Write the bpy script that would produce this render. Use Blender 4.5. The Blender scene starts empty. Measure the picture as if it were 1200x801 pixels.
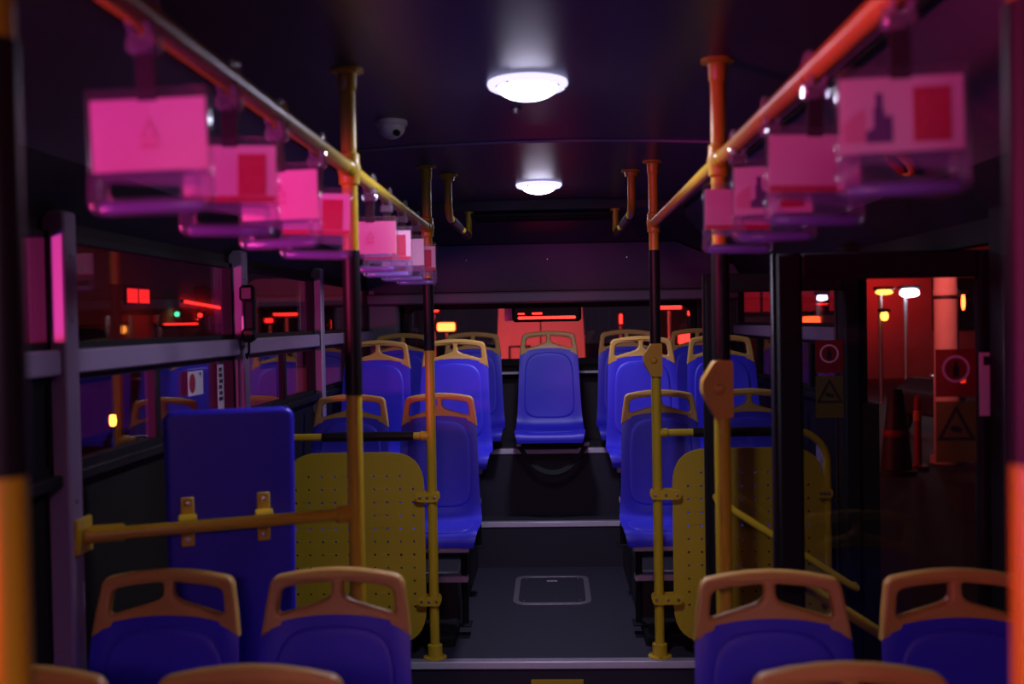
import bpy, math, random
from mathutils import Vector, Matrix

random.seed(7)
SC = bpy.context.scene
COL = SC.collection
R = math.radians
PI = math.pi

# ------------------------------------------------------------------ camera
EYE = 1.70                                    # eye height above the low floor
cam_d = bpy.data.cameras.new('camera')
cam = bpy.data.objects.new('camera', cam_d)
COL.objects.link(cam)
cam_d.sensor_width = 36.0
cam_d.lens = 36.0
cam_d.clip_start = 0.05
cam_d.clip_end = 200
cam.matrix_world = (Matrix.Translation((0, 0, EYE)) @ Matrix.Rotation(R(2.215), 4, 'Z')
                    @ Matrix.Rotation(R(90 - 1.18), 4, 'X') @ Matrix.Rotation(R(-1.0), 4, 'Z'))
cam_d.dof.use_dof = True
cam_d.dof.focus_distance = 5.4
cam_d.dof.aperture_fstop = 2.4
SC.camera = cam

# ------------------------------------------------------------------ world, exposure
SC.view_settings.view_transform = 'Standard'
SC.view_settings.look = 'None'
SC.view_settings.gamma = 1.0
SC.view_settings.exposure = 0.0
SC.view_settings.use_curve_mapping = False
W = bpy.data.worlds.new('night')
SC.world = W
W.use_nodes = True
bgn = W.node_tree.nodes['Background']
bgn.inputs[0].default_value = (0.010, 0.006, 0.012, 1)
bgn.inputs[1].default_value = 1.0
SC.cycles.max_bounces = 8
SC.cycles.transparent_max_bounces = 16
SC.cycles.sample_clamp_indirect = 4.0
SC.cycles.caustics_reflective = False
SC.cycles.caustics_refractive = False


def light(name, kind, loc, energy, color, size=0.3, target=None, sizey=None, spread=None):
    d = bpy.data.lights.new(name, kind)
    o = bpy.data.objects.new(name, d)
    COL.objects.link(o)
    o.location = loc
    d.energy = energy
    d.color = color
    if kind == 'AREA':
        d.size = size
        if sizey:
            d.shape = 'RECTANGLE'
            d.size_y = sizey
        if spread:
            d.spread = spread
    else:
        d.shadow_soft_size = size
    if target:
        o.rotation_euler = (Vector(target) - Vector(loc)).to_track_quat('-Z', 'Y').to_euler()
    return o


# night light: a red sign and a blue one in the street outside the left windows, a dim warm lamp over the windscreen
light('red_sign_outside', 'AREA', (-2.35, 0.38, 1.60), 190.0, (1.0, 0.06, 0.20), 0.8, (0.0, 2.0, 1.85), 0.3)
light('blue_sign_outside', 'AREA', (-2.3, 0.30, 1.42), 44.0, (0.10, 0.06, 1.0), 0.8, (-0.5, 2.0, 1.85), 0.4)
light('windscreen_lamp', 'AREA', (-0.2, -1.3, 2.2), 3.5, (1.0, 0.41, 0.70), 0.8, (0.0, 1.7, 0.65), 0.3, R(60))
LAMP = 11.5                                   # watts of each ceiling lamp


# ------------------------------------------------------------------ materials
def mat(name, color, rough=0.5, metal=0.0, spec=0.5, noise=None, bump=None, emit=None, coat=0.0):
    m = bpy.data.materials.new(name)
    m.use_nodes = True
    nt = m.node_tree
    b = nt.nodes['Principled BSDF']
    b.inputs['Base Color'].default_value = (*color, 1)
    b.inputs['Roughness'].default_value = rough
    b.inputs['Metallic'].default_value = metal
    b.inputs['Specular IOR Level'].default_value = spec
    b.inputs['Coat Weight'].default_value = coat
    if emit:
        b.inputs['Emission Color'].default_value = (*emit[0], 1)
        b.inputs['Emission Strength'].default_value = emit[1]
    if noise or bump:
        tc = nt.nodes.new('ShaderNodeTexCoord')
        n = nt.nodes.new('ShaderNodeTexNoise')
        sc, amt = noise if noise else (bump[0], 0)
        n.inputs['Scale'].default_value = sc
        n.inputs['Detail'].default_value = 4
        nt.links.new(tc.outputs['Object'], n.inputs['Vector'])
        if noise:
            mx = nt.nodes.new('ShaderNodeMix')
            mx.data_type = 'RGBA'
            mx.inputs[6].default_value = (*[c * (1 - amt) for c in color], 1)
            mx.inputs[7].default_value = (*[min(1, c * (1 + amt)) for c in color], 1)
            nt.links.new(n.outputs['Fac'], mx.inputs[0])
            nt.links.new(mx.outputs[2], b.inputs['Base Color'])
        if bump:
            n2 = nt.nodes.new('ShaderNodeTexNoise')
            n2.inputs['Scale'].default_value = bump[0]
            n2.inputs['Detail'].default_value = 2
            nt.links.new(tc.outputs['Object'], n2.inputs['Vector'])
            bp = nt.nodes.new('ShaderNodeBump')
            bp.inputs['Strength'].default_value = bump[1]
            bp.inputs['Distance'].default_value = bump[2]
            nt.links.new(n2.outputs['Fac'], bp.inputs['Height'])
            nt.links.new(bp.outputs['Normal'], b.inputs['Normal'])
    return m


def glow(name, color, strength):
    m = bpy.data.materials.new(name)
    m.use_nodes = True
    nt = m.node_tree
    nt.nodes.remove(nt.nodes['Principled BSDF'])
    e = nt.nodes.new('ShaderNodeEmission')
    e.inputs[0].default_value = (*color, 1)
    e.inputs[1].default_value = strength
    nt.links.new(e.outputs[0], nt.nodes['Material Output'].inputs[0])
    return m


def pane_mat(name, tint, base_refl=0.04, body=None, body_amt=0.0, rough=0.02):
    """thin sheet: tinted see-through, mirror-like at grazing angles, optional milky body"""
    m = bpy.data.materials.new(name)
    m.use_nodes = True
    nt = m.node_tree
    nt.nodes.remove(nt.nodes['Principled BSDF'])
    t = nt.nodes.new('ShaderNodeBsdfTransparent')
    t.inputs[0].default_value = (*tint, 1)
    g = nt.nodes.new('ShaderNodeBsdfGlossy')
    g.inputs['Roughness'].default_value = rough
    g.inputs['Color'].default_value = (1, 1, 1, 1)
    lw = nt.nodes.new('ShaderNodeLayerWeight')    # Schlick reflectance, the same from both faces of the sheet
    lw.inputs[0].default_value = 0.5
    pw = nt.nodes.new('ShaderNodeMath')
    pw.operation = 'POWER'
    pw.inputs[1].default_value = 5.0
    nt.links.new(lw.outputs['Facing'], pw.inputs[0])
    f = nt.nodes.new('ShaderNodeMath')
    f.operation = 'MULTIPLY_ADD'
    f.inputs[1].default_value = 1 - base_refl
    f.inputs[2].default_value = base_refl
    nt.links.new(pw.outputs[0], f.inputs[0])
    mx = nt.nodes.new('ShaderNodeMixShader')
    nt.links.new(f.outputs[0], mx.inputs[0])
    src = t
    if body:
        d = nt.nodes.new('ShaderNodeBsdfDiffuse')
        d.inputs[0].default_value = (*body, 1)
        m2 = nt.nodes.new('ShaderNodeMixShader')
        m2.inputs[0].default_value = body_amt
        nt.links.new(t.outputs[0], m2.inputs[1])
        nt.links.new(d.outputs[0], m2.inputs[2])
        src = m2
    nt.links.new(src.outputs[0], mx.inputs[1])
    nt.links.new(g.outputs[0], mx.inputs[2])
    nt.links.new(mx.outputs[0], nt.nodes['Material Output'].inputs[0])
    return m


M = {
    'blue': mat('blue_plastic', (0.034, 0.030, 0.66), 0.42, spec=0.45, bump=(700, 0.12, 0.001), noise=(9, 0.06)),
    'bluepad': mat('blue_plastic_pad', (0.038, 0.034, 0.68), 0.46, spec=0.45, bump=(900, 0.25, 0.001)),
    'vinyl': mat('blue_vinyl', (0.028, 0.020, 0.55), 0.38, spec=0.5, bump=(500, 0.1, 0.001)),
    'tan': mat('amber_plastic', (0.54, 0.325, 0.07), 0.42, bump=(700, 0.1, 0.001), noise=(12, 0.07)),
    'yellow': mat('yellow_powder_coat', (0.62, 0.44, 0.02), 0.30, spec=0.6, bump=(260, 0.35, 0.002)),
    'sheet': mat('yellow_sheet', (0.54, 0.385, 0.018), 0.5, noise=(6, 0.08), bump=(600, 0.1, 0.001)),
    'sleeve': mat('black_grip', (0.012, 0.011, 0.014), 0.40, spec=0.28, bump=(400, 0.2, 0.001)),
    'rubber': mat('black_rubber', (0.008, 0.008, 0.010), 0.6, spec=0.2),
    'ceil': mat('ceiling_panel', (0.062, 0.054, 0.072), 0.34, spec=0.22, noise=(3, 0.05), bump=(500, 0.06, 0.001)),
    'cove': mat('cove_panel', (0.11, 0.098, 0.128), 0.5, noise=(2, 0.05)),
    'rear': mat('rear_panel', (0.15, 0.138, 0.19), 0.55, noise=(3, 0.05)),
    'dark': mat('dark_panel', (0.020, 0.018, 0.024), 0.55, noise=(4, 0.1)),
    'clad': mat('wall_cladding', (0.013, 0.012, 0.011), 0.6, spec=0.12, noise=(5, 0.1)),
    'frame': mat('lavender_grey_paint', (0.27, 0.21, 0.33), 0.5, noise=(4, 0.06)),
    'floor': mat('speckled_vinyl', (0.034, 0.032, 0.048), 0.55, spec=0.28, noise=(300, 0.45), bump=(350, 0.3, 0.001)),
    'alu': mat('aluminium', (0.72, 0.68, 0.80), 0.42, metal=0.2, noise=(30, 0.08)),
    'chrome': mat('chrome', (0.8, 0.8, 0.84), 0.16, metal=1.0),
    'steel': mat('dull_steel', (0.30, 0.29, 0.32), 0.45, metal=0.7, noise=(20, 0.1)),
    'bolt': mat('bolt_steel', (0.5, 0.42, 0.40), 0.35, metal=0.9),
    'glass': pane_mat('window_glass', (0.84, 0.80, 0.84)),
    'rglass': pane_mat('rear_glass', (0.92, 0.90, 0.92)),
    'dglass': pane_mat('door_glass', (0.90, 0.88, 0.90)),
    'acryl': pane_mat('clear_acrylic', (0.90, 0.88, 0.92), body=(0.8, 0.75, 0.9), body_amt=0.03, rough=0.08),
    'grip': pane_mat('clear_grip', (0.85, 0.82, 0.9), body=(0.55, 0.50, 0.90), body_amt=0.09, rough=0.12),
    'clip': pane_mat('clear_clip', (0.85, 0.83, 0.88), 0.16, body=(0.75, 0.72, 0.9), body_amt=0.16, rough=0.10),
    'gripbar': pane_mat('clear_bar_blue_shine', (0.7, 0.66, 0.9), 0.08, body=(0.36, 0.30, 0.95), body_amt=0.42, rough=0.15),  # reflected blue light painted into the body colour of the bar
    'dsred': pane_mat('see_through_red_sticker', (0.55, 0.30, 0.30), body=(0.40, 0.015, 0.02), body_amt=0.45, rough=0.3),
    'dsyellow': pane_mat('see_through_yellow_sticker', (0.55, 0.50, 0.35), body=(0.22, 0.16, 0.03), body_amt=0.4, rough=0.3),
    'card': mat('card_paper', (0.78, 0.66, 0.76), 0.6, noise=(20, 0.04)),
    'cardpink': mat('card_pink', (0.80, 0.52, 0.70), 0.6, noise=(20, 0.05)),
    'cardred': mat('card_red_print', (0.55, 0.035, 0.09), 0.6, noise=(160, 0.3)),
    'cardblue': mat('card_blue_print', (0.10, 0.05, 0.22), 0.6),
    'cardfaint': mat('card_faint_print', (0.72, 0.34, 0.48), 0.6),
    'lens': glow('lamp_lens', (0.78, 0.74, 1.0), 16.0),
    'rimglow': glow('lamp_rim_diffuser', (0.62, 0.58, 1.0), 1.6),
    'amber': mat('amber_button_box', (0.60, 0.31, 0.02), 0.4),
    'white': mat('white_plastic', (0.62, 0.60, 0.66), 0.4),
    'belt': mat('black_webbing', (0.010, 0.010, 0.012), 0.8, bump=(900, 0.4, 0.001)),
    'redlens': glow('red_lamp', (1.0, 0.02, 0.015), 6.0),
    'redhot': glow('red_orange_lamp', (1.0, 0.10, 0.02), 12.0),
    'amberlamp': glow('amber_lamp', (1.0, 0.30, 0.04), 8.0),
    'whitelamp': glow('white_street_lamp', (0.85, 0.85, 1.0), 25.0),
    'greenlamp': glow('green_lamp', (0.05, 1.0, 0.4), 3.0),
    'redsign': glow('red_sign_face', (1.0, 0.02, 0.02), 2.0),
    'reddim': glow('red_lit_window', (1.0, 0.02, 0.035), 0.55),
    'asphalt': mat('asphalt', (0.045, 0.042, 0.045), 0.7, noise=(3, 0.3), bump=(60, 0.4, 0.01)),
    'plaster': mat('plaster', (0.30, 0.25, 0.22), 0.85, noise=(1.5, 0.25)),
    'concrete': mat('concrete', (0.50, 0.45, 0.43), 0.8, noise=(4, 0.15), bump=(20, 0.2, 0.01)),
    'vanwhite': mat('van_paint', (0.75, 0.70, 0.70), 0.4, noise=(3, 0.05)),
    'buspaint': mat('bus_paint', (0.32, 0.28, 0.40), 0.4, noise=(3, 0.06)),
    'darkglass': mat('dark_vehicle_glass', (0.01, 0.01, 0.015), 0.1),
    'stred': mat('sticker_red', (0.32, 0.015, 0.02), 0.5),
    'styellow': mat('sticker_yellow', (0.20, 0.15, 0.03), 0.5),
    'stblack': mat('sticker_black', (0.01, 0.01, 0.01), 0.5),
    'stwhite': mat('sticker_white', (0.62, 0.58, 0.66), 0.5),
    'stpink': mat('sticker_pink', (0.75, 0.38, 0.55), 0.5),
    'orange': mat('orange_plastic', (0.75, 0.25, 0.03), 0.5),
}


# ------------------------------------------------------------------ mesh helpers
class MB:
    def __init__(s):
        s.v, s.f = [], []

    def add(s, vs, fs):
        n = len(s.v)
        s.v += [tuple(v) for v in vs]
        s.f += [tuple(i + n for i in f) for f in fs]
        return s

    def box(s, x0, x1, y0, y1, z0, z1):
        v = [(x, y, z) for x in (x0, x1) for y in (y0, y1) for z in (z0, z1)]
        return s.add(v, [(0, 1, 3, 2), (4, 6, 7, 5), (0, 4, 5, 1), (2, 3, 7, 6), (0, 2, 6, 4), (1, 5, 7, 3)])

    def bbox(s, x0, x1, y0, y1, z0, z1, b=0.004):
        """box with chamfered edges"""
        b = min(b, 0.45 * min(x1 - x0, y1 - y0, z1 - z0))
        X, Y, Z = (x0, x1), (y0, y1), (z0, z1)
        vs, idx = [], {}
        for i in (0, 1):
            for j in (0, 1):
                for k in (0, 1):
                    sx, sy, sz = (1, -1)[i], (1, -1)[j], (1, -1)[k]
                    for a in range(3):
                        p = [X[i] + sx * b, Y[j] + sy * b, Z[k] + sz * b]
                        p[a] = (X[i], Y[j], Z[k])[a]
                        idx[(i, j, k, a)] = len(vs)
                        vs.append(p)
        fs = []
        for i in (0, 1):
            fs.append([idx[(i, j, k, 0)] for j, k in ((0, 0), (1, 0), (1, 1), (0, 1))][::(-1 if i == 0 else 1)])
            fs.append([idx[(j, i, k, 1)] for j, k in ((0, 0), (1, 0), (1, 1), (0, 1))][::(1 if i == 0 else -1)])
            fs.append([idx[(j, k, i, 2)] for j, k in ((0, 0), (1, 0), (1, 1), (0, 1))][::(-1 if i == 0 else 1)])
        for i in (0, 1):
            for j in (0, 1):
                fs.append([idx[(i, j, 0, 0)], idx[(i, j, 0, 1)], idx[(i, j, 1, 1)], idx[(i, j, 1, 0)]])
                fs.append([idx[(i, 0, j, 0)], idx[(i, 0, j, 2)], idx[(i, 1, j, 2)], idx[(i, 1, j, 0)]])
                fs.append([idx[(0, i, j, 1)], idx[(0, i, j, 2)], idx[(1, i, j, 2)], idx[(1, i, j, 1)]])
                for k in (0, 1):
                    fs.append([idx[(i, j, k, 0)], idx[(i, j, k, 1)], idx[(i, j, k, 2)]])
        return s.add(vs, fs)

    def tube(s, pts, r, n=14, cap=True):
        pts = [Vector(p) for p in pts]
        rr = r if isinstance(r, (list, tuple)) else [r] * len(pts)
        vs, fs = [], []
        up = None
        for i, p in enumerate(pts):
            d = (pts[min(i + 1, len(pts) - 1)] - pts[max(i - 1, 0)])
            if d.length < 1e-9:
                d = Vector((0, 0, 1))
            d.normalize()
            if up is None:
                up = Vector((0, 0, 1)) if abs(d.z) < 0.9 else Vector((1, 0, 0))
            a = d.cross(up)
            if a.length < 1e-6:
                a = d.orthogonal()
            a.normalize()
            b = a.cross(d).normalized()
            up = b
            for k in range(n):
                t = 2 * PI * k / n
                vs.append(p + (a * math.cos(t) + b * math.sin(t)) * rr[i])
        m = len(pts)
        for i in range(m - 1):
            for k in range(n):
                k2 = (k + 1) % n
                fs.append((i * n + k, i * n + k2, (i + 1) * n + k2, (i + 1) * n + k))
        if cap:
            fs.append(tuple(range(n))[::-1])
            fs.append(tuple((m - 1) * n + k for k in range(n)))
        return s.add(vs, fs)

    def lathe(s, prof, c=(0, 0, 0), n=24, axis='Z', cap=False):
        vs, fs = [], []
        c = Vector(c)
        for r, h in prof:
            for k in range(n):
                t = 2 * PI * k / n
                p = (r * math.cos(t), r * math.sin(t), h)
                if axis == 'Y':
                    p = (p[0], p[2], p[1])
                elif axis == 'X':
                    p = (p[2], p[0], p[1])
                vs.append(c + Vector(p))
        for i in range(len(prof) - 1):
            for k in range(n):
                k2 = (k + 1) % n
                fs.append((i * n + k, i * n + k2, (i + 1) * n + k2, (i + 1) * n + k))
        if cap:
            fs.append(tuple(range(n))[::-1])
            fs.append(tuple((len(prof) - 1) * n + k for k in range(n)))
        return s.add(vs, fs)

    def prism(s, poly, a0, a1, axis='Y'):
        """closed 2D outline swept along an axis; outline in the two other axes in order"""
        def P(u, v, a):
            return {'Y': (u, a, v), 'X': (a, u, v), 'Z': (u, v, a)}[axis]
        n = len(poly)
        vs = [P(u, v, a0) for u, v in poly] + [P(u, v, a1) for u, v in poly]
        fs = [tuple(range(n)), tuple(range(2 * n - 1, n - 1, -1))]
        for i in range(n):
            j = (i + 1) % n
            fs.append((i, i + n, j + n, j))
        return s.add(vs, fs)

    def mesh(s, name, m, smooth=True):
        me = bpy.data.meshes.new(name)
        me.from_pydata([tuple(v) for v in s.v], [], s.f)
        me.validate()
        import bmesh
        bm = bmesh.new()
        bm.from_mesh(me)
        bmesh.ops.recalc_face_normals(bm, faces=bm.faces)
        if smooth:
            for f in bm.faces:
                f.smooth = True
            for e in bm.edges:
                if len(e.link_faces) == 2 and e.calc_face_angle(0) > R(38):
                    e.smooth = False
        bm.to_mesh(me)
        bm.free()
        me.materials.append(M[m] if isinstance(m, str) else m)
        return me

    def build(s, name, m, parent=None, smooth=True):
        return link(name, s.mesh(name, m, smooth), parent)


def link(name, me, parent=None):
    o = bpy.data.objects.new(name, me)
    COL.objects.link(o)
    if parent:
        o.parent = parent
    return o


def tag(o, label=None, cat=None, group=None, kind=None):
    if label:
        o['label'] = label
    if cat:
        o['category'] = cat
    if group:
        o['group'] = group
    if kind:
        o['kind'] = kind
    return o


def thing(name, label, cat, loc=(0, 0, 0), rz=0, group=None, kind=None):
    o = bpy.data.objects.new(name, None)
    COL.objects.link(o)
    o.location = loc
    o.rotation_euler = (0, 0, rz)
    o.empty_display_size = 0.1
    return tag(o, label, cat, group, kind)


def struct(name, mb, m, label=None, smooth=True):
    o = mb.build(name, m, None, smooth)
    o['kind'] = 'structure'
    if label:
        o['label'] = label
        o['category'] = name.split('_')[0]
    return o


def copy_tree(o, parent=None):
    c = o.copy()
    COL.objects.link(c)
    c.parent = parent
    for ch in [x for x in COL.objects if x.parent == o]:
        copy_tree(ch, c)
    return c


def rounded(poly, rad, n=5):
    """round the corners of a polygon; rad a number or a list"""
    out = []
    m = len(poly)
    for i in range(m):
        p, a, b = Vector(poly[i]), Vector(poly[i - 1]), Vector(poly[(i + 1) % m])
        r = rad[i] if isinstance(rad, (list, tuple)) else rad
        if r <= 0:
            out.append(tuple(p))
            continue
        da, db = (a - p), (b - p)
        la = min(r, da.length * 0.48)
        lb = min(r, db.length * 0.48)
        pa, pb = p + da.normalized() * la, p + db.normalized() * lb
        for k in range(n + 1):
            t = k / n
            q = pa * (1 - t) ** 2 + p * 2 * t * (1 - t) + pb * t * t
            out.append((q.x, q.y))
    return out


def plate_mesh(name, outlines, half, bevel, m, res=2):
    """flat plate in local XY with holes, thickness 2*half along Z, rounded edges"""
    cu = bpy.data.curves.new(name + '_outline', 'CURVE')
    cu.dimensions = '2D'
    cu.fill_mode = 'BOTH'
    for poly in outlines:
        sp = cu.splines.new('POLY')
        sp.points.add(len(poly) - 1)
        for p, q in zip(sp.points, poly):
            p.co = (q[0], q[1], 0, 1)
        sp.use_cyclic_u = True
    cu.extrude = max(half - bevel, 0.0002)
    cu.bevel_depth = bevel
    cu.bevel_resolution = res
    cu.offset = -bevel
    ob = bpy.data.objects.new(name + '_outline', cu)
    me = bpy.data.meshes.new_from_object(ob)
    bpy.data.objects.remove(ob)
    bpy.data.curves.remove(cu)
    me.name = name
    me.materials.clear()
    me.materials.append(M[m] if isinstance(m, str) else m)
    for p in me.polygons:
        p.use_smooth = True
    me.set_sharp_from_angle(angle=R(40))
    return me


def arc(c, r, a0, a1, n=8):
    return [(c[0] + r * math.cos(R(a0 + (a1 - a0) * k / n)), c[1] + r * math.sin(R(a0 + (a1 - a0) * k / n))) for k in range(n + 1)]


# ------------------------------------------------------------------ dimensions of the bus (metres, floor z = 0, driver's end y < 0)
XL, XR = -1.24, 1.25
CX = -0.045
PLX, PRX = -0.543, 0.457                      # the two rows of grab poles
H1, H2, H3 = 0.20, 0.474, 0.89                # platform, step, rear podium
YP, YS2, YS3 = 4.466, 6.20, 6.43
ZC = 2.40
YF, YR = -1.6, 7.02
ZSILL, ZHEAD = 1.34, 1.99
RAIL0, RAIL1 = 1.585, 1.648


def ceil_z(x):
    return ZC - 0.025 * ((x - CX) / 0.8) ** 2


# ------------------------------------------------------------------ structure
struct('floor', MB().box(XL, XR, YF, YP, -0.05, 0.0), 'floor', 'dark speckled vinyl floor of the low front section')
struct('floor_platform', MB().box(XL, XR, YP + 0.004, YS2 + 0.02, 0.0, H1), 'floor', 'dark speckled vinyl platform one step up in the aisle')
struct('floor_step', MB().box(XL, XR, YS2, YR, H1 - 0.1, H2), 'floor', 'higher dark step across the aisle before the rear seats')
struct('floor_podium', MB().box(XL, XR, YS3, YR, H2 - 0.1, H3), 'floor', 'tall dark podium carrying the rear row of seats')
for sx in (0, 1):
    x0, x1 = ((XL, -0.47), (0.41, XR))[sx]
    struct('floor_side_podium', MB().bbox(x0, x1, 4.98, YS2 + 0.01, H1 - 0.05, H2, 0.012), 'dark',
           'dark wheel arch podium under the seats on the %s side of the aisle' % ('window' if sx == 0 else 'door'))


    struct('floor_side_plinth', MB().bbox(x0, x1, 4.68, 4.98, H1 - 0.05, H1 + 0.05, 0.012), 'rubber',  # black block laid in for the shade below the seats
           'low black block imitating the shade under the seats behind the %s perforated panel' % ('left' if sx == 0 else 'right'))


def nosing(n, y, z, x0, x1, label):
    t = thing('trim_%d' % n, label, 'step edge', (0, y, z), kind='structure')
    MB().bbox(x0, x1, -0.006, 0.045, -0.028, 0.004, 0.003).build('nosing_strip', 'alu', t)
    for k in range(3):
        MB().box(x0 + .01, x1 - .01, 0.004 + k * 0.012, 0.009 + k * 0.012, 0.004, 0.0055).build('tread_rib', 'steel', t)


nosing(1, YP, H1, -0.98, 0.90, 'aluminium edge strip of the lowest step')
nosing(2, YS2, H2, -0.47, 0.41, 'aluminium edge strip of the middle step')
nosing(3, YS3, H3, XL, XR, 'aluminium edge strip of the rear podium')
tag(MB().bbox(-0.115, 0.115, YP - 0.006, YP + 0.002, 0.085, 0.125, 0.002).build('caution_strip', 'sheet'),
    'small yellow strip on the riser of the lowest step', 'strip')

# ceiling: a slightly arched centre, sloping coves at the sides
prof = [(XL, ZHEAD - 0.02), (XL + 0.10, 2.10), (-0.90, 2.32), (-0.845, 2.355)]
prof += [(x, ceil_z(x)) for x in [CX - 0.79 + 0.79 * k / 6 for k in range(13)]]
prof += [(0.755, 2.355), (0.82, 2.32), (XR - 0.10, 2.10), (XR, ZHEAD - 0.02)]
NP = len(prof)


def sweep(prof, y0, y1, th=0.03):
    m = MB()
    vs = [(x, y0, z) for x, z in prof] + [(x, y1, z) for x, z in prof]
    vs += [(x, y0, z + th) for x, z in prof] + [(x, y1, z + th) for x, z in prof]
    n = len(prof)
    fs = []
    for i in range(n - 1):
        fs += [(i, i + 1, n + i + 1, n + i), (2 * n + i, 3 * n + i, 3 * n + i + 1, 2 * n + i + 1)]
    for a in (0, n):
        for i in range(n - 1):
            fs.append((a + i, a + i + 1, 2 * n + a + i + 1, 2 * n + a + i))
    fs += [(0, n, 3 * n, 2 * n), (n - 1, 2 * n - 1, 4 * n - 1, 3 * n - 1)]
    return m.add(vs, fs)


struct('ceiling', sweep(prof[3:-3], YF, 5.96), 'ceil', 'dark semi gloss ceiling panels over the aisle')
struct('ceiling_cove_window_side', sweep(prof[1:4], YF, 6.95), 'cove', 'grey sloping duct panel above the left windows')
struct('ceiling_cove_door_side', sweep(prof[-4:-1], YF, 6.95), 'cove', 'grey sloping duct panel above the door')
struct('wall_left_header', sweep(prof[:2], YF, 6.95), 'rubber', 'black header strip over the left windows')
struct('wall_right_header', sweep(prof[-2:], YF, 6.95), 'rubber', 'black header strip over the doorway')
# joint strips
t = thing('trim_4', 'thin curved joint strip across the ceiling between the lamps', 'joint strip', (0, 4.0, 0), kind='structure')
pts = [(x, 0, ceil_z(x) - 0.004) for x in [CX - 0.78 + 1.56 * k / 16 for k in range(17)]]
MB().tube(pts, 0.006, 8).build('strip', 'frame', t)
for k, sx in enumerate((-0.865, 0.775)):
    struct('trim_%d' % (5 + k), MB().tube([(sx, YF, 2.335), (sx, 5.9, 2.335)], 0.012, 8), 'rubber',
           'dark groove along the ceiling on the %s side' % ('window', 'door')[k])

# rear bulkhead: air intake, sloping panel and lip above the rear window
rp = [(5.96, 2.40), (5.975, 2.345), (6.28, 2.315), (6.60, 2.19)]
m = MB()
vs, fs = [], []
for y, z in rp:
    vs += [(XL, y, z), (XR, y, z)]
for i in range(len(rp) - 1):
    fs.append((2 * i, 2 * i + 1, 2 * i + 3, 2 * i + 2))
m.add(vs, fs)
struct('ceiling_intake', m, 'ceil', 'dark sloping air intake at the rear end of the ceiling')
t = thing('air_grille', 'dark slatted air grille where the ceiling meets the rear panel', 'grille', (CX, 6.13, 2.32))
MB().bbox(-0.42, 0.42, -0.12, 0.12, -0.012, 0.012, 0.004).build('grille_frame', 'rubber', t)
for k in range(6):
    MB().bbox(-0.39, 0.39, -0.10 + k * 0.036, -0.082 + k * 0.036, -0.02, -0.011, 0.002).build('slat', 'rubber', t)
# main rear panel with chamfered top corners
pn = [(XL, 1.90), (XR, 1.90), (XR, 2.02), (0.80, 2.19), (-0.90, 2.19), (XL, 2.02)]
m = MB()


def yz(z, off=0):
    return 6.60 + (2.19 - z) / 0.29 * 0.28 + off


n = len(pn)
m.add([(x, yz(z), z) for x, z in pn] + [(x, yz(z, 0.03), z) for x, z in pn],
      [tuple(range(n)), tuple(range(2 * n - 1, n - 1, -1))] + [(i, i + n, (i + 1) % n + n, (i + 1) % n) for i in range(n)])
struct('wall_rear_panel', m, 'rear', 'slate grey bulkhead panel above the rear window')
m = MB().add([(XL, 6.62, 2.19), (-0.9, 6.62, 2.20), (XL, 6.78, 2.02), (XL, 6.4, 2.27), (-0.9, 6.6, 2.19)], [(0, 3, 4), (0, 4, 2)])
m.add([(XR, 6.62, 2.19), (0.80, 6.6, 2.19), (XR, 6.78, 2.02), (XR, 6.4, 2.27)], [(0, 1, 3), (0, 2, 1)])
struct('wall_rear_corner', m, 'ceil', 'dark corner gussets beside the bulkhead panel')
pn2 = [(XL, 2.025), (-0.90, 2.195), (0.80, 2.195), (XR, 2.025)]
struct('trim_7', MB().tube([(x, yz(z, -0.004), z) for x, z in pn2], 0.006, 8), 'rubber', 'dark seam round the rear bulkhead panel')
struct('trim_8', MB().bbox(XL, XR, 6.83, 6.93, 1.818, 1.893, 0.012), 'rear', 'pale lip along the bottom of the rear bulkhead panel')
for k, x in enumerate((-0.55, CX + 0.03, 0.50)):
    tag(MB().lathe([(0.0005, -0.006), (0.005, -0.005), (0.007, 0), (0.007, 0.004)], (x, yz(2.10, -0.003), 2.10), 12, 'Y').build('panel_screw', 'chrome'),
        ('bright screw on the rear bulkhead panel near the left grab bar', 'bright screw in the middle of the rear bulkhead panel',
         'bright screw on the rear bulkhead panel near the right grab bar')[k], 'screw')

# rear wall round the rear window
WX0, WX1, WZ0, WZ1 = -1.0, 0.955, 1.42, 1.80
m = MB().box(XL, XR, YR, YR + 0.06, H3 - 0.2, WZ0).box(XL, XR, YR, YR + 0.06, WZ1, 2.0)
m.box(XL, WX0, YR, YR + 0.06, WZ0, WZ1).box(WX1, XR, YR, YR + 0.06, WZ0, WZ1)
struct('wall_rear', m, 'dark', 'dark rear wall round the rear window')
struct('wall_rear_ledge', MB().bbox(XL, XR, 6.93, YR + 0.005, 1.32, 1.385, 0.01), 'clad', 'narrow ledge under the rear window')
struct('trim_9', MB().bbox(XL, XR, 6.915, 6.932, 1.338, 1.356, 0.003), 'alu', 'thin bright strip along the ledge under the rear window')
w = thing('window_1', 'wide rear window with rounded corners showing red lights outside', 'window', (0, YR, 0), kind='structure')
o_out = [(WX0 - .03, WZ0 - .03), (WX1 + .03, WZ0 - .03), (WX1 + .03, WZ1 + .03), (WX0 - .03, WZ1 + .03)]
o_in = rounded([(WX0 + .02, WZ0 + .02), (WX1 - .01, WZ0 + .02), (WX1 - .01, WZ1 - .015), (WX0 + .02, WZ1 - .015)], 0.07, 6)
me = plate_mesh('window_seal', [o_out, o_in], 0.016, 0.005, 'rubber')
me.transform(Matrix.Rotation(R(90), 4, 'X'))
link('window_seal', me, w)
MB().box(WX0, WX1, 0.028, 0.034, WZ0, WZ1).build('pane', 'rglass', w)
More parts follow.
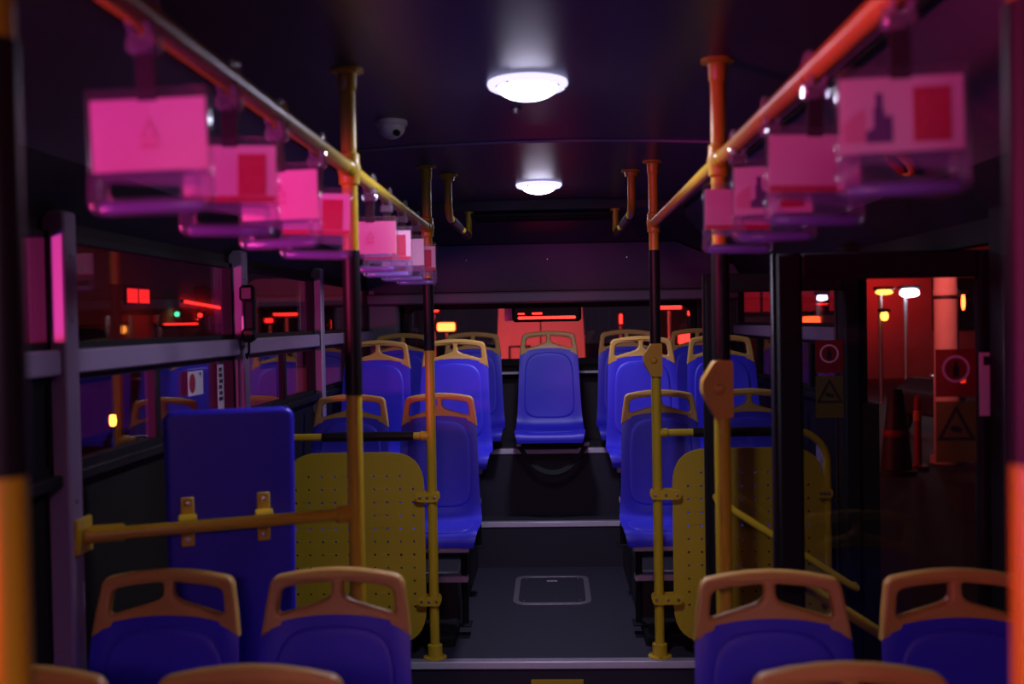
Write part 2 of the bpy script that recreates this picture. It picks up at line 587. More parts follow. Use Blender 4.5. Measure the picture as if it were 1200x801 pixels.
# corner panels beside the rear window
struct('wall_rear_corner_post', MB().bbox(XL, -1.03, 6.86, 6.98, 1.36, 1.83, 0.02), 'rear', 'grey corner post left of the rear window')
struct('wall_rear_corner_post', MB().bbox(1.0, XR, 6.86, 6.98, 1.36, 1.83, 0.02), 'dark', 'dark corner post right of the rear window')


# side walls
def wall_piece(name, sx, segs, label, m='clad'):
    mb = MB()
    for y0, y1, z0, z1 in segs:
        if sx < 0:
            mb.box(XL - 0.06, XL, y0, y1, z0, z1)
        else:
            mb.box(XR, XR + 0.06, y0, y1, z0, z1)
    struct(name, mb, m, label)


DY0, DY1, DZ = 2.98, 4.16, 1.90               # doorway
wall_piece('wall_left', -1, [(YF, YR + .06, -0.05, ZSILL), (YF, YR + .06, ZHEAD - 0.05, 2.06), (YF, 1.08, ZSILL, 1.47)], 'dark cladding below and above the left windows, with an added light block in the front bay')  # last segment: raised sill added to keep the red light off the right seats
wall_piece('wall_right', 1, [(YF, DY0, -0.05, ZSILL), (DY1, YR + .06, -0.05, ZSILL)],
           'dark cladding beside the open doorway')
wall_piece('wall_right_lintel', 1, [(YF, YR + .06, DZ, 2.06)], 'black lintel above the open doorway', 'rubber')
wall_piece('wall_front', 1, [], '') if False else None
struct('wall_front', MB().box(XL - .06, XR + .06, YF - 0.06, YF, -0.05, 2.45), 'dark', 'dark front end of the bus')

pil_left = [-0.35, 1.08, 2.50, 3.95, 5.30, 6.90]
pil_right = [-0.2, 1.45, 2.86, 4.28, 5.62, 6.90]
lab_l = ['behind the photographer', 'beside the nearest left pole', 'at the wheelchair rail', 'with the black handset on it', 'beside the far left seats', 'in the rear left corner']
tn = 10
for k, y in enumerate(pil_left):
    p = thing('trim_%d' % tn, 'lavender grey window pillar ' + lab_l[k], 'pillar', (XL, y, 0), kind='structure')
    tn += 1
    MB().bbox(-0.03, 0.052, -0.035, 0.035, 0.02, ZHEAD, 0.006).build('post', 'frame', p)
    for z in (1.15, 1.27, 1.72, 1.88):
        MB().lathe([(0.0005, 0.004), (0.005, 0.003), (0.006, 0)], (0.052, 0, z), 8, 'X').build('screw', 'steel', p)
for k, y in enumerate(pil_right):
    p = thing('trim_%d' % tn, ['dark pillar on the right wall behind the photographer', 'dark pillar on the right wall beside the nearest right pole',
                               'black door pillar at the near side of the doorway', 'black door pillar at the far side of the doorway',
                               'lavender grey pillar beside the far right seats', 'lavender grey pillar in the rear right corner'][k],
              'pillar', (XR, y, 0), kind='structure')
    tn += 1
    if k in (2, 3):
        MB().bbox(-0.05, 0.04, (-0.11, -0.05)[k - 2], (0.005, 0.115)[k - 2], 0.0, ZHEAD, 0.01).build('post', 'rubber', p)
        MB().bbox(-0.056, -0.05, (-0.105, 0.07)[k - 2], (-0.095, 0.1)[k - 2], 0.1, 1.85, 0.002).build('edge_seal', 'sleeve', p)
    else:
        MB().bbox(-0.05, 0.03, -0.035, 0.035, 0.02, ZHEAD, 0.006).build('post', 'frame' if k > 3 else 'dark', p)

wn = 2


def side_window(sx, y0, y1, label, slider=0.5, rail=True, lower=True):
    """upper fixed light, mid rail, lower pair of sliding panes"""
    global wn
    X = XL if sx < 0 else XR
    s = -sx                                   # towards the aisle
    w = thing('window_%d' % wn, label, 'window', (X, (y0 + y1) / 2, 0), kind='structure')
    wn += 1
    h = (y1 - y0) / 2

    def bx(a0, a1, y0, y1, z0, z1, b=0.004):
        q = sorted((s * a0, s * a1))
        return MB().bbox(q[0], q[1], y0, y1, z0, z1, b)
    bx(-0.03, 0.04, -h, h, RAIL0, RAIL1, 0.006).build('mid_rail', 'frame' if rail else 'dark', w)
    g = 0.018
    f = MB()
    for z0, z1 in ((ZSILL, RAIL0), (RAIL1, ZHEAD - 0.05)):
        for a in ((-h, -h + g, z0, z1), (h - g, h, z0, z1), (-h, h, z0, z0 + g), (-h, h, z1 - g, z1)):
            q = sorted((s * -0.03, s * 0.012))
            f.box(q[0], q[1], *a)
    f.build('rubber_frame', 'rubber', w)
    q = sorted((s * -0.012, s * -0.006))
    MB().box(q[0], q[1], -h, h, RAIL1, ZHEAD - 0.05).build('upper_pane', 'glass', w)
    ys = -h + 2 * h * slider
    if lower:
        MB().box(q[0], q[1], -h, ys, ZSILL, RAIL0).build('lower_pane', 'glass', w)
        q2 = sorted((s * -0.024, s * -0.018))
        MB().box(q2[0], q2[1], ys, h, ZSILL, RAIL0).build('lower_pane', 'glass', w)
        bx(-0.03, 0.008, ys - 0.02, ys + 0.02, ZSILL, RAIL0, 0.003).build('slider_stile', 'rubber', w)
    else:
        bx(-0.03, 0.004, -h, h, ZSILL, RAIL0, 0.003).build('light_block_panel', 'rubber', w)  # solid panel added to block the outside red light from pole and board
    bx(-0.01, 0.035, -h, h, ZSILL - 0.03, ZSILL, 0.004).build('window_sill', 'rubber', w)
    return w


for k in range(5):
    side_window(-1, pil_left[k] + 0.035, pil_left[k + 1] - 0.035,
                ['left window behind the photographer', 'left window nearest the camera, mostly behind the left pole', 'left window behind the blue wheelchair backrest, with two stickers',
                 'left window between the handset pillar and the far seats', 'last left window beside the rear seats'][k], [.5, .5, .45, .55, .5][k], lower=(k != 1))
side_window(1, pil_right[0] + 0.035, pil_right[1] - 0.035, 'right window behind the photographer', rail=False)
side_window(1, pil_right[1] + 0.035, DY0 - 0.24, 'dark right window in front of the doorway', rail=False)
side_window(1, DY1 + 0.24, pil_right[4] - 0.035, 'right window just past the doorway')
side_window(1, pil_right[4] + 0.035, pil_right[5] - 0.035, 'last right window beside the rear seats')


for k, (y, z0, z1) in enumerate(((4.47, .42, 1.05), (4.80, .60, 1.10))):
    struct('trim_%d' % (tn + k), MB().bbox(XR - .018, XR + .004, y - .055, y + .055, z0, z1, .008), 'frame',
           ('pale upright wall strip just past the far door leaf', 'shorter pale wall strip behind the right perforated panel')[k])


# ------------------------------------------------------------------ ceiling lamps
def ceiling_lamp(x, y, label):
    zc = ceil_z(x)
    t = thing('ceiling_lamp', label, 'lamp', (x, y, zc), group='round ceiling lamps')
    MB().lathe([(0.117, 0.0), (0.119, -0.008), (0.114, -0.018), (0.106, -0.022), (0.101, -0.018), (0.100, -0.004), (0.100, 0.0)], n=40).build('rim', 'rimglow', t)
    MB().lathe([(0.100, -0.006), (0.092, -0.016), (0.086, -0.018)], n=40).build('reflector_ring', 'chrome', t)
    pr = [(0.090 * math.cos(R(a)), -0.012 - 0.042 * math.sin(R(a))) for a in range(0, 90, 10)] + [(0.0005, -0.054)]
    MB().lathe(pr, n=40).build('lens', 'lens', t)
    l = light('lamp_led_disc', 'AREA', (x, y, zc - 0.056), LAMP, (0.76, 0.71, 1.0), 0.16, (x, y, 0), spread=R(165))
    l.data.shape = 'DISK'
    for a in range(3):
        MB().lathe([(0.0005, -0.025), (0.004, -0.024), (0.005, -0.019)], (0.109 * math.cos(a * 2.094), 0.107 * math.sin(a * 2.094), 0), 8).build('screw', 'steel', t)


ceiling_lamp(-0.058, 3.02, 'bright round ceiling lamp with chrome rim nearest the camera')
ceiling_lamp(-0.052, 5.27, 'bright round ceiling lamp farther back near the rear panel')

t = thing('dome_camera', 'small white dome camera on the ceiling beside the left handrail', 'camera', (-0.535, 3.50, ceil_z(-0.535)))
MB().lathe([(0.055, 0), (0.056, -0.012), (0.050, -0.020)], n=24, cap=True).build('base', 'white', t)
MB().lathe([(0.047 * math.cos(R(a)), -0.018 - 0.045 * math.sin(R(a))) for a in range(0, 90, 12)] + [(0.0005, -0.063)], n=24).build('dome', 'white', t)
MB().tube([(0.018, -0.03, -0.044), (0.026, -0.042, -0.05)], 0.011, 12).build('eye', 'rubber', t)
t = thing('ceiling_stud', 'tiny dark stud on the ceiling behind the nearest lamp', 'stud', (-0.105, 3.38, ceil_z(-0.1)))
MB().lathe([(0.0005, -0.022), (0.010, -0.019), (0.013, -0.008), (0.013, 0)], n=14).build('cap', 'steel', t)
MB().lathe([(0.013, -0.003), (0.019, -0.002), (0.019, 0)], n=14).build('washer', 'dark', t)


# ------------------------------------------------------------------ poles and rails
def pole(x, y, base, sleeve, label, button=None, r=0.0215):
    zt = ceil_z(x)
    t = thing('grab_pole', label, 'grab pole', (x, y, base), group='yellow grab poles')
    s0, s1 = sleeve[0] - base, sleeve[1] - base
    top = zt - base
    MB().tube([(0, 0, 0.0), (0, 0, s0), (0, 0, s1), (0, 0, top)], r, 18).build('tube', 'yellow', t)
    MB().tube([(0, 0, s0), (0, 0, s0 + .002), (0, 0, s1 - .002), (0, 0, s1)], [r, r + .0025, r + .0025, r], 18).build('black_sleeve', 'sleeve', t)
    MB().lathe([(0.052, 0), (0.052, 0.008), (0.034, 0.012), (0.033, 0.06), (r, 0.066)], n=22).build('floor_socket', 'yellow', t)
    MB().lathe([(r, -0.060), (0.0255, -0.054), (0.0265, -0.012), (0.045, -0.008), (0.045, 0.004)], (0, 0, top), 22).build('ceiling_flange', 'yellow', t)
    for a in range(3):
        MB().lathe([(0.006, 0.008), (0.006, 0.012), (0.0005, 0.014)], (0.043 * math.cos(a * 2.1 + .5), 0.043 * math.sin(a * 2.1 + .5), 0), 8).build('bolt', 'bolt', t)
    zr = 2.12 - base
    MB().lathe([(r, -0.045), (0.0285, -0.040), (0.0285, -0.02), (0.033, 0), (0.0285, 0.02), (0.0285, 0.040), (r, 0.045)], (0, 0, zr), 20).build('rail_joint', 'yellow', t)
    if button:
        z0, z1 = button[0] - base, button[1] - base
        h = z1 - z0
        poly = [(0.026, z0), (0.026, z1), (-0.020, z1), (-0.055, z1 - .36 * h), (-0.055, z0 + .42 * h), (-0.022, z0)]
        b = MB().prism(rounded(poly, 0.010, 3), -0.030, 0.030, 'Y').build('button_box', 'amber', t)
        MB().lathe([(0.0005, -0.040), (0.012, -0.039), (0.015, -0.035), (0.015, -0.029)], (-0.012, 0, (z0 + z1) / 2), 16, 'Y').build('push_button', 'amber', b)
    return t


pole(PLX, 0.99, 0, (1.555, 1.985), 'yellow grab pole with long black sleeve at the left edge of the picture')
pole(PRX, 0.99, 0, (1.555, 1.995), 'yellow grab pole with long black sleeve at the right edge of the picture')
pole(PLX, 2.78, 0, (1.505, 1.90), 'left grab pole joined to the horizontal rail of the blue backrest')
pole(PRX, 2.78, 0, (1.585, 1.895), 'right grab pole with button box, in front of the right perforated panel', (1.430, 1.585))
pole(PLX, 4.53, H1, (1.575, 1.895), 'left grab pole clamped to the left perforated panel')
pole(PRX, 4.53, H1, (1.590, 2.00), 'right grab pole clamped to the right perforated panel with small button box', (1.445, 1.590))


def overhead_rail(x, label):
    t = thing('overhead_rail', label, 'handrail', (x, YF + .3, 2.12), group='overhead handrails')
    L = 4.53 - YF - .3
    MB().tube([(0, 0, 0), (0, L - .02, 0)], 0.0195, 18).build('tube', 'yellow', t)
    for y in (0.99, 2.78):
        yy = y - YF - .3
        MB().tube([(0, yy - .062, 0), (0, yy - .056, 0), (0, yy + .056, 0), (0, yy + .062, 0)], [0.0195, 0.0235, 0.0235, 0.0195], 18).build('joint_sleeve', 'yellow', t)
    MB().tube([(0, L - .065, 0), (0, L - .06, 0), (0, L - .015, 0)], [0.0195, 0.0235, 0.0235], 18).build('joint_sleeve', 'yellow', t)
    for k in range(2):
        yy = 3.6 - YF - .3 + (-1.75 * k)
        MB().tube([(0, yy, 0.018), (0, yy, 0.03), (0, yy, ceil_z(x) - 2.12)], [0.012, 0.006, 0.006], 10).build('hanger_rod', 'yellow', t) if False else None
    return t


overhead_rail(PLX, 'long yellow overhead rail on the left with eight hand straps')
overhead_rail(PRX, 'long yellow overhead rail on the right with four hand straps')


def grab_bar(x, label):
    """short U-shaped ceiling bar with black foam"""
    y0, y1, zb = 4.82, 6.02, 2.195
    t = thing('ceiling_grab_bar', label, 'grab bar', (x, y0, ceil_z(x)), group='short ceiling grab bars')
    d = zb - ceil_z(x)
    L = y1 - y0
    pts = [(0, 0, 0), (0, 0, d * .45)] + [(0, 0.09 - 0.09 * math.cos(R(a)), d + .09 - .09 * math.sin(R(a))) for a in range(0, 91, 15)]
    pts += [(0, L - 0.06 + 0.06 * math.sin(R(a)), d + .06 - .06 * math.cos(R(a))) for a in range(0, 91, 15)] + [(0, L, -0.02)]
    MB().tube(pts, 0.0185, 16).build('tube', 'yellow', t)
    for a, b in ((0.13, 0.60), (0.75, 1.10)):
        MB().tube([(0, a, d), (0, a + .003, d), (0, b - .003, d), (0, b, d)], [.0185, .0225, .0225, .0185], 16).build('foam_grip', 'sleeve', t)
    for y in (0, L):
        MB().lathe([(0.03, -0.03), (0.034, -0.010), (0.046, -0.008), (0.046, 0.01)], (0, y, 0 if y == 0 else -0.03), 18).build('flange', 'yellow', t)


grab_bar(-0.475, 'short yellow ceiling grab bar with black foam behind the left poles')
grab_bar(0.385, 'short yellow ceiling grab bar with black foam behind the right poles')


# ------------------------------------------------------------------ hand straps with advertising cards
def strap_parts():
    P = {}
    ring = [(0, 0.027 * math.cos(a), 0.027 * math.sin(a)) for a in [2 * PI * k / 20 for k in range(21)]]
    m = MB()
    for dx in (-0.012, 0.012):
        m.tube([(dx, p[1], p[2]) for p in ring], 0.0055, 8, cap=False)
    P['clip_ring'] = m.mesh('clip_ring', 'clip')
    P['clip_block'] = MB().bbox(-0.022, 0.022, -0.013, 0.013, -0.052, -0.026, 0.005).mesh('clip_block', 'clip')
    P['strap'] = MB().bbox(-0.0135, 0.0135, -0.0025, 0.0025, -0.115, -0.030, 0.001).mesh('strap', 'belt')
    me = plate_mesh('case', [rounded([(-.083, -.215), (.083, -.215), (.083, -.098), (-.083, -.098)], 0.006, 3)], 0.0075, 0.002, 'acryl')
    me.transform(Matrix.Rotation(R(90), 4, 'X'))
    P['case'] = me
    out = rounded([(-.083, -.212), (.083, -.212), (.086, -.268), (-.086, -.268)], [0.004, .004, .024, .024], 5)
    inn = rounded([(-.060, -.216), (.060, -.216), (.061, -.245), (-.061, -.245)], [.006, .006, .012, .012], 4)
    me = plate_mesh('grip', [out, inn], 0.011, 0.006, 'grip', 3)
    me.transform(Matrix.Rotation(R(90), 4, 'X'))
    P['grip'] = me
    P['grip_bar'] = MB().tube([(-.070, 0, -.2565), (-.066, 0, -.257), (.066, 0, -.257), (.070, 0, -.2565)], [.006, .0085, .0085, .006], 12).mesh('grip_bar', 'gripbar')
    P['card'] = MB().box(-.078, .078, -0.0015, 0.0015, -.209, -.112).mesh('card', 'card', False)
    P['cardpink'] = MB().box(-.078, .078, -0.0015, 0.0015, -.209, -.112).mesh('card', 'cardpink', False)
    y0, y1 = -0.0022, -0.0015

    def pr(name, poly, m):
        mb = MB().prism(poly, y0, y1, 'Y')
        P[name] = mb.mesh(name, m, False)
    pr('print_block', [(.014, -.197), (.062, -.197), (.062, -.126), (.014, -.126)], 'cardred')
    pr('print_tower', [(-.046, -.196), (-.046, -.182), (-.036, -.176), (-.036, -.150), (-.033, -.150), (-.033, -.132), (-.024, -.132), (-.024, -.150),
                       (-.020, -.164), (-.012, -.160), (-.012, -.196)], 'cardblue')
    pr('print_hill', [(-.076, -.196), (-.076, -.172), (-.062, -.158), (-.046, -.150), (-.046, -.196)], 'cardfaint')
    tri = [(0.0, -.138), (.014, -.166), (-.014, -.166)]
    tin = [(0.0, -.147), (.007, -.1615), (-.007, -.1615)]
    me = plate_mesh('print_emblem', [tri, tin], 0.0004, 0.0001, 'cardfaint', 0)
    me.transform(Matrix.Translation((0, -0.0020, 0)) @ Matrix.Rotation(R(90), 4, 'X'))
    P['print_emblem'] = me
    pr('print_base', [(-.012, -.180), (.012, -.180), (.012, -.170), (-.012, -.170)], 'cardfaint')
    pr('print_footer', [(-.078, -.209), (.078, -.209), (.078, -.198), (-.078, -.198)], 'cardred')
    return P


SP = strap_parts()
DESIGN = {'emblem': ('cardpink', ['print_emblem', 'print_base']), 'block': ('card', ['print_block', 'print_footer']),
          'tower': ('card', ['print_tower', 'print_hill', 'print_block']), 'plain': ('card', []), 'footer': ('cardpink', ['print_footer'])}


def hand_strap(x, y, design, label, tilt=0, turn=0):
    t = thing('hand_strap', label, 'hand strap', (x, y, 2.12), group='hanging hand straps with card holders')
    t.rotation_euler = (0, R(tilt), R(turn))
    for n in ('clip_ring', 'clip_block', 'strap', 'case', 'grip', 'grip_bar'):
        link(n, SP[n], t)
    base, prints = DESIGN[design]
    c = link('card', SP[base], t)
    for p in prints:
        link('print', SP[p], c)


hand_strap(PLX, 1.37, 'emblem', 'nearest left hand strap with a plain pink card and small triangle emblem', -1.5, 2)
hand_strap(PLX, 1.74, 'block', 'second left hand strap with a red print block on its card', 1, 4)
hand_strap(PLX, 2.04, 'emblem', 'third left hand strap, bright pink card without a red block', -1, -3)
hand_strap(PLX, 2.40, 'block', 'fourth left hand strap with red block, hanging against the left pole', 2, 3)
hand_strap(PLX, 3.09, 'emblem', 'pink hand strap with triangle emblem just behind the second left pole', 0, -2)
hand_strap(PLX, 3.41, 'block', 'hand strap with red block behind the pink emblem strap', 0, 3)
hand_strap(PLX, 3.77, 'plain', 'plain pale hand strap, last but one on the left rail', 0, -2)
hand_strap(PLX, 4.14, 'block', 'hand strap with red block at the far end of the left rail', 0, 2)
hand_strap(PRX, 1.357, 'tower', 'nearest right hand strap with purple building picture and red block', -1, -3)
hand_strap(PRX, 1.775, 'footer', 'second right hand strap with plain pink card and red footer', 1, 3)
hand_strap(PRX, 2.13, 'tower', 'third right hand strap with purple building picture and blue lit grip', -1, -2)
hand_strap(PRX, 2.50, 'footer', 'last right hand strap, half hidden beside the right pole', 1, 2)


# ------------------------------------------------------------------ seats
def seat_profile():
    return [(-.004, .545), (-.018, .47), (-.034, .38), (-.050, .29), (-.064, .20), (-.076, .135), (-.090, .095), (-.112, .068), (-.150, .052),
            (-.21, .047), (-.28, .050), (-.35, .057), (-.41, .064), (-.445, .062), (-.466, .050), (-.477, .030), (-.474, .004)]


PROF = seat_profile()


def prof_at(u):
    u = max(0, min(1, u)) * (len(PROF) - 1)
    i = min(int(u), len(PROF) - 2)
    f = u - i
    p0, p1 = PROF[max(i - 1, 0)], PROF[i]
    p2, p3 = PROF[i + 1], PROF[min(i + 2, len(PROF) - 1)]

    def cr(a, b, c, d):
        return 0.5 * (2 * b + (c - a) * f + (2 * a - 5 * b + 4 * c - d) * f * f + (3 * b - a - 3 * c + d) * f ** 3)
    return cr(p0[0], p1[0], p2[0], p3[0]), cr(p0[1], p1[1], p2[1], p3[1])


def prof_n(u):
    a, b = prof_at(u - .01), prof_at(u + .01)
    d = Vector((b[0] - a[0], b[1] - a[1])).normalized()
    return (d.y, -d.x)                        # faces the sitter


def half_w(u):
    # half width down the shell
    K = [(0, .186), (.2, .197), (.35, .208), (.5, .214), (.8, .214), (.9, .206), (1.0, .196)]
    for (a, wa), (b, wb) in zip(K, K[1:]):
        if u <= b:
            f = (u - a) / (b - a)
            return wa + (wb - wa) * f
    return K[-1][1]


def seat_pt(u, t, off=0.0):
    y, z = prof_at(u)
    ny, nz = prof_n(u)
    w = half_w(u)
    b = 0.022 * abs(t) ** 3.5 * (0.45 + 0.55 * math.sin(PI * min(1, u * 1.02)))
    if u < 0.12:                              # arched top edge under the handle
        z += (1 - u / 0.12) * (0.018 * (1 - t * t) * 1.6 - 0.014)
    o = off + b
    return (t * w, y + ny * o, z + nz * o)


def shell_mesh():
    nu, nt = 40, 16
    T = [-1 + 2 * j / nt for j in range(nt + 1)]
    vs, fs = [], []
    for lay in (0, 1):
        for i in range(nu + 1):
            for tt in T:
                e = max(0, (abs(tt) - 0.90) / 0.10)
                off = (-0.006 * e * e) if lay == 0 else (-0.026 + 0.008 * e * e)
                vs.append(seat_pt(i / nu, tt * (0.985 if lay else 1), off))
    n1 = (nu + 1) * (nt + 1)

    def ix(l, i, j):
        return l * n1 + i * (nt + 1) + j
    for i in range(nu):
        for j in range(nt):
            fs.append((ix(0, i, j), ix(0, i, j + 1), ix(0, i + 1, j + 1), ix(0, i + 1, j)))
            fs.append((ix(1, i, j), ix(1, i + 1, j), ix(1, i + 1, j + 1), ix(1, i, j + 1)))
        fs.append((ix(0, i, 0), ix(0, i + 1, 0), ix(1, i + 1, 0), ix(1, i, 0)))
        fs.append((ix(0, i, nt), ix(1, i, nt), ix(1, i + 1, nt), ix(0, i + 1, nt)))
    for j in range(nt):
        fs.append((ix(0, 0, j), ix(1, 0, j), ix(1, 0, j + 1), ix(0, 0, j + 1)))
        fs.append((ix(0, nu, j), ix(0, nu, j + 1), ix(1, nu, j + 1), ix(1, nu, j)))
    return MB().add(vs, fs).mesh('shell', 'blue')


def pad_mesh(name, u0, u1, tw, bot_round, raise_=0.007):
    """raised pad lying on the shell; rounded outline in (t,u)"""
    na, nr = 44, 7
    vs, fs = [], []
    uc = (u0 + u1) / 2
    for i in range(nr + 1):
        f = [0, .35, .7, .88, .95, .98, 1.0, 1.0][i]
        off = [raise_ * 0.75, raise_ * .8, raise_ * .9, raise_, raise_, raise_ * .8, raise_ * .35, -0.004][i]
        for k in range(na):
            a = 2 * PI * k / na
            ca, sa = math.cos(a), math.sin(a)
            e = 0.36 if sa < 0 else bot_round
            x = math.copysign(abs(ca) ** e, ca)
            y = math.copysign(abs(sa) ** e, sa)
            t_ = tw * f * x
            u_ = uc + (u1 - uc) * f * y
            if sa < 0:                        # arched upper edge
                u_ -= 0.012 * f * (1 - x * x)
            vs.append(seat_pt(u_, t_, off))
    for i in range(nr):
        for k in range(na):
            k2 = (k + 1) % na
            fs.append((i * na + k, i * na + k2, (i + 1) * na + k2, (i + 1) * na + k))
    m = MB().add(vs, fs)
    return m.mesh(name, 'bluepad')


def handle_mesh():
    out = [(-.189, .508)] + [(-.189 + .378 * k / 12, .508 + .040 * (1 - (2 * k / 12 - 1) ** 2)) for k in range(1, 12)] + [(.189, .508)]
    right = [(.181, .570), (.172, .625)] + arc((.142, .625), .030, 0, 78, 5)
    top = [(.10, .6625), (.05, .668), (0, .670), (-.05, .668), (-.10, .6625)]
    left = [(-x, z) for x, z in right[::-1]]
    outer = out + right + top + left
    hole = [(.150, .557), (.142, .622), (.103, .630), (.014, .638), (.014, .604), (.034, .590), (.10, .571)]
    hr = rounded(hole, [.016, .016, .02, .008, .014, .02, .05], 4)
    hl = [(-x, z) for x, z in hr][::-1]
    me = plate_mesh('handle', [outer, hr, hl], 0.0165, 0.009, 'tan', 3)
    for v in me.vertices:
        x, z, e = v.co
        y = 0.004 - (0.545 - z) * 0.17 + 0.010 - 0.022 * (abs(x) / 0.19) ** 2.5 * 0.5
        v.co = (x, y - e, z)
    me.flip_normals()
    return me


SEAT = {'shell': shell_mesh(), 'back_pad': pad_mesh('back_pad', 0.035, 0.335, 0.80, 0.55), 'cushion_pad': pad_mesh('cushion_pad', 0.50, 0.80, 0.84, 0.5, 0.005),
        'handle': handle_mesh()}
LEGS = {}


def leg_meshes(h):
    k = round(h, 3)
    if k in LEGS:
        return LEGS[k]
    d = {}
    d['underframe'] = (MB().bbox(-.17, .17, -.40, -.37, -.035, -.002, .004).bbox(-.17, .17, -.13, -.10, -.012, .028, .004)
                       .bbox(-.165, -.135, -.40, -.10, -.030, -.004, .003).bbox(.135, .165, -.40, -.10, -.030, -.004, .003)).mesh('underframe', 'alu' if h > 0.15 else 'rubber')
    if h > 0.15:
        r = 0.016
        for i, (sx) in enumerate((-0.13, 0.13)):
            d['leg%d' % i] = MB().tube([(sx, -.22, -.03), (sx, -.22, -h * .5), (sx, -.18, -h * .75), (sx, -.18, -h)], r, 10).mesh('leg', 'rubber')
            d['foot%d' % i] = MB().bbox(sx - .03, sx + .03, -.23, -.13, -h, -h + .008, .002).mesh('foot', 'rubber')
        d['crossbar'] = MB().bbox(-.15, .15, -.25, -.19, -h * .42 - .03, -h * .42, .004).mesh('crossbar', 'alu')
    LEGS[k] = d
    return d


def seat(x, y, z, base, label, group, rz=0, roll=0):
    """x,y of the top of the backrest; z of the cushion underside; base = floor level under the seat"""
    t = thing('bus_seat', label, 'seat', (x, y, z), R(rz), group)
    for n in ('shell', 'back_pad', 'cushion_pad', 'handle'):
        link(n, SEAT[n], t)
    for n, me in leg_meshes(z - base).items():
        link(n.rstrip('01'), me, t)
    if z - base < 0.15:
        MB().bbox(-.15, .15, -.14, -.02, base - z, .03, .006).build('mount', 'rubber', t)
    return t


G1, G2, G3, G4, G5 = ('seats in the rear row', 'seats in the row before the rear', 'seats behind the perforated panels', 'seats at the wheelchair space',
                      'seats closest to the camera')
seat(-0.020, 6.58, 0.962, H3, 'blue seat in the middle of the rear row with a black belt hanging below', G1)
seat(-0.520, 6.72, 0.962, H3, 'rear row blue seat just left of the middle one', G1)
seat(0.492, 6.72, 0.962, H3, 'rear row blue seat just right of the middle one', G1)
seat(-0.985, 6.72, 0.962, H3, 'rear row blue seat in the left corner', G1)
seat(0.955, 6.72, 0.962, H3, 'rear row blue seat in the right corner', G1)
seat(-0.545, 5.74, 0.934, H2, 'raised blue aisle seat on the left, one row before the rear', G2)
seat(-0.985, 5.74, 0.934, H2, 'raised blue seat by the left window, one row before the rear', G2)
seat(0.500, 5.74, 0.934, H2, 'raised blue aisle seat on the right, one row before the rear', G2)
seat(0.940, 5.74, 0.934, H2, 'raised blue seat by the right window, one row before the rear', G2)
seat(-0.563, 5.05, 0.678, H1 + 0.05, 'blue aisle seat behind the left perforated panel', G3)
seat(-1.003, 5.05, 0.678, H1 + 0.05, 'blue window seat behind the left perforated panel, mostly hidden', G3)
seat(0.524, 5.05, 0.678, H1 + 0.05, 'blue aisle seat behind the right perforated panel', G3)
seat(0.965, 5.05, 0.678, H1 + 0.05, 'blue window seat behind the right perforated panel, mostly hidden', G3)
seat(-0.985, 2.54, 0.412, 0, 'blue seat with amber handle in front of the blue wheelchair backrest, by the left window', G4)
seat(-0.552, 2.54, 0.412, 0, 'blue seat with amber handle in front of the left grab pole base', G4)
seat(0.520, 2.48, 0.412, 0, 'blue seat with amber handle in front of the right grab pole base', G4)
seat(0.965, 2.48, 0.412, 0, 'dim blue seat with amber handle at the bottom right, by the doorway', G4)
seat(-0.990, 1.80, 0.412, 0, 'seat cut off by the bottom left corner of the picture', G5)
seat(-0.556, 1.80, 0.412, 0, 'seat at the bottom edge on the left, only its amber handle top showing', G5)
seat(0.517, 1.80, 0.412, 0, 'seat at the bottom edge on the right, only its amber handle top showing', G5)

# belt hanging below the middle rear seat
m = MB()
n = 24
vs = []
for k in range(n + 1):
    a = -1 + 2 * k / n
    x = -0.005 + 0.205 * a
    z = 0.945 - 0.165 * (1 - abs(a) ** 2.2)
    y = 6.205 - 0.02 * (1 - a * a)
    d = Vector((0.205, 0.165 * 2.2 * abs(a) ** 1.2 * (1 if a > 0 else -1))).normalized()
    nx, nz = -d.y, d.x
    for sgn, yy in ((-1, 0), (1, 0.0), (1, .003), (-1, .003)):
        vs.append((x + sgn * nx * .013, y + yy + sgn * 0.006, z + sgn * nz * .013))
fs = []
for k in range(n):
    for j in range(4):
        fs.append((4 * k + j, 4 * k + (j + 1) % 4, 4 * k + 4 + (j + 1) % 4, 4 * k + 4 + j))
fs += [(0, 1, 2, 3), (4 * n, 4 * n + 3, 4 * n + 2, 4 * n + 1)]
t = thing('seat_belt', 'black belt looping down below the middle rear seat', 'seat belt', (0, 0, 0))
m.add(vs, fs).build('webbing', 'belt', t)
for sx in (-0.21, 0.20):
    MB().bbox(sx - .018, sx + .018, 6.19, 6.24, 0.935, 0.958, 0.004).build('anchor', 'steel', t)


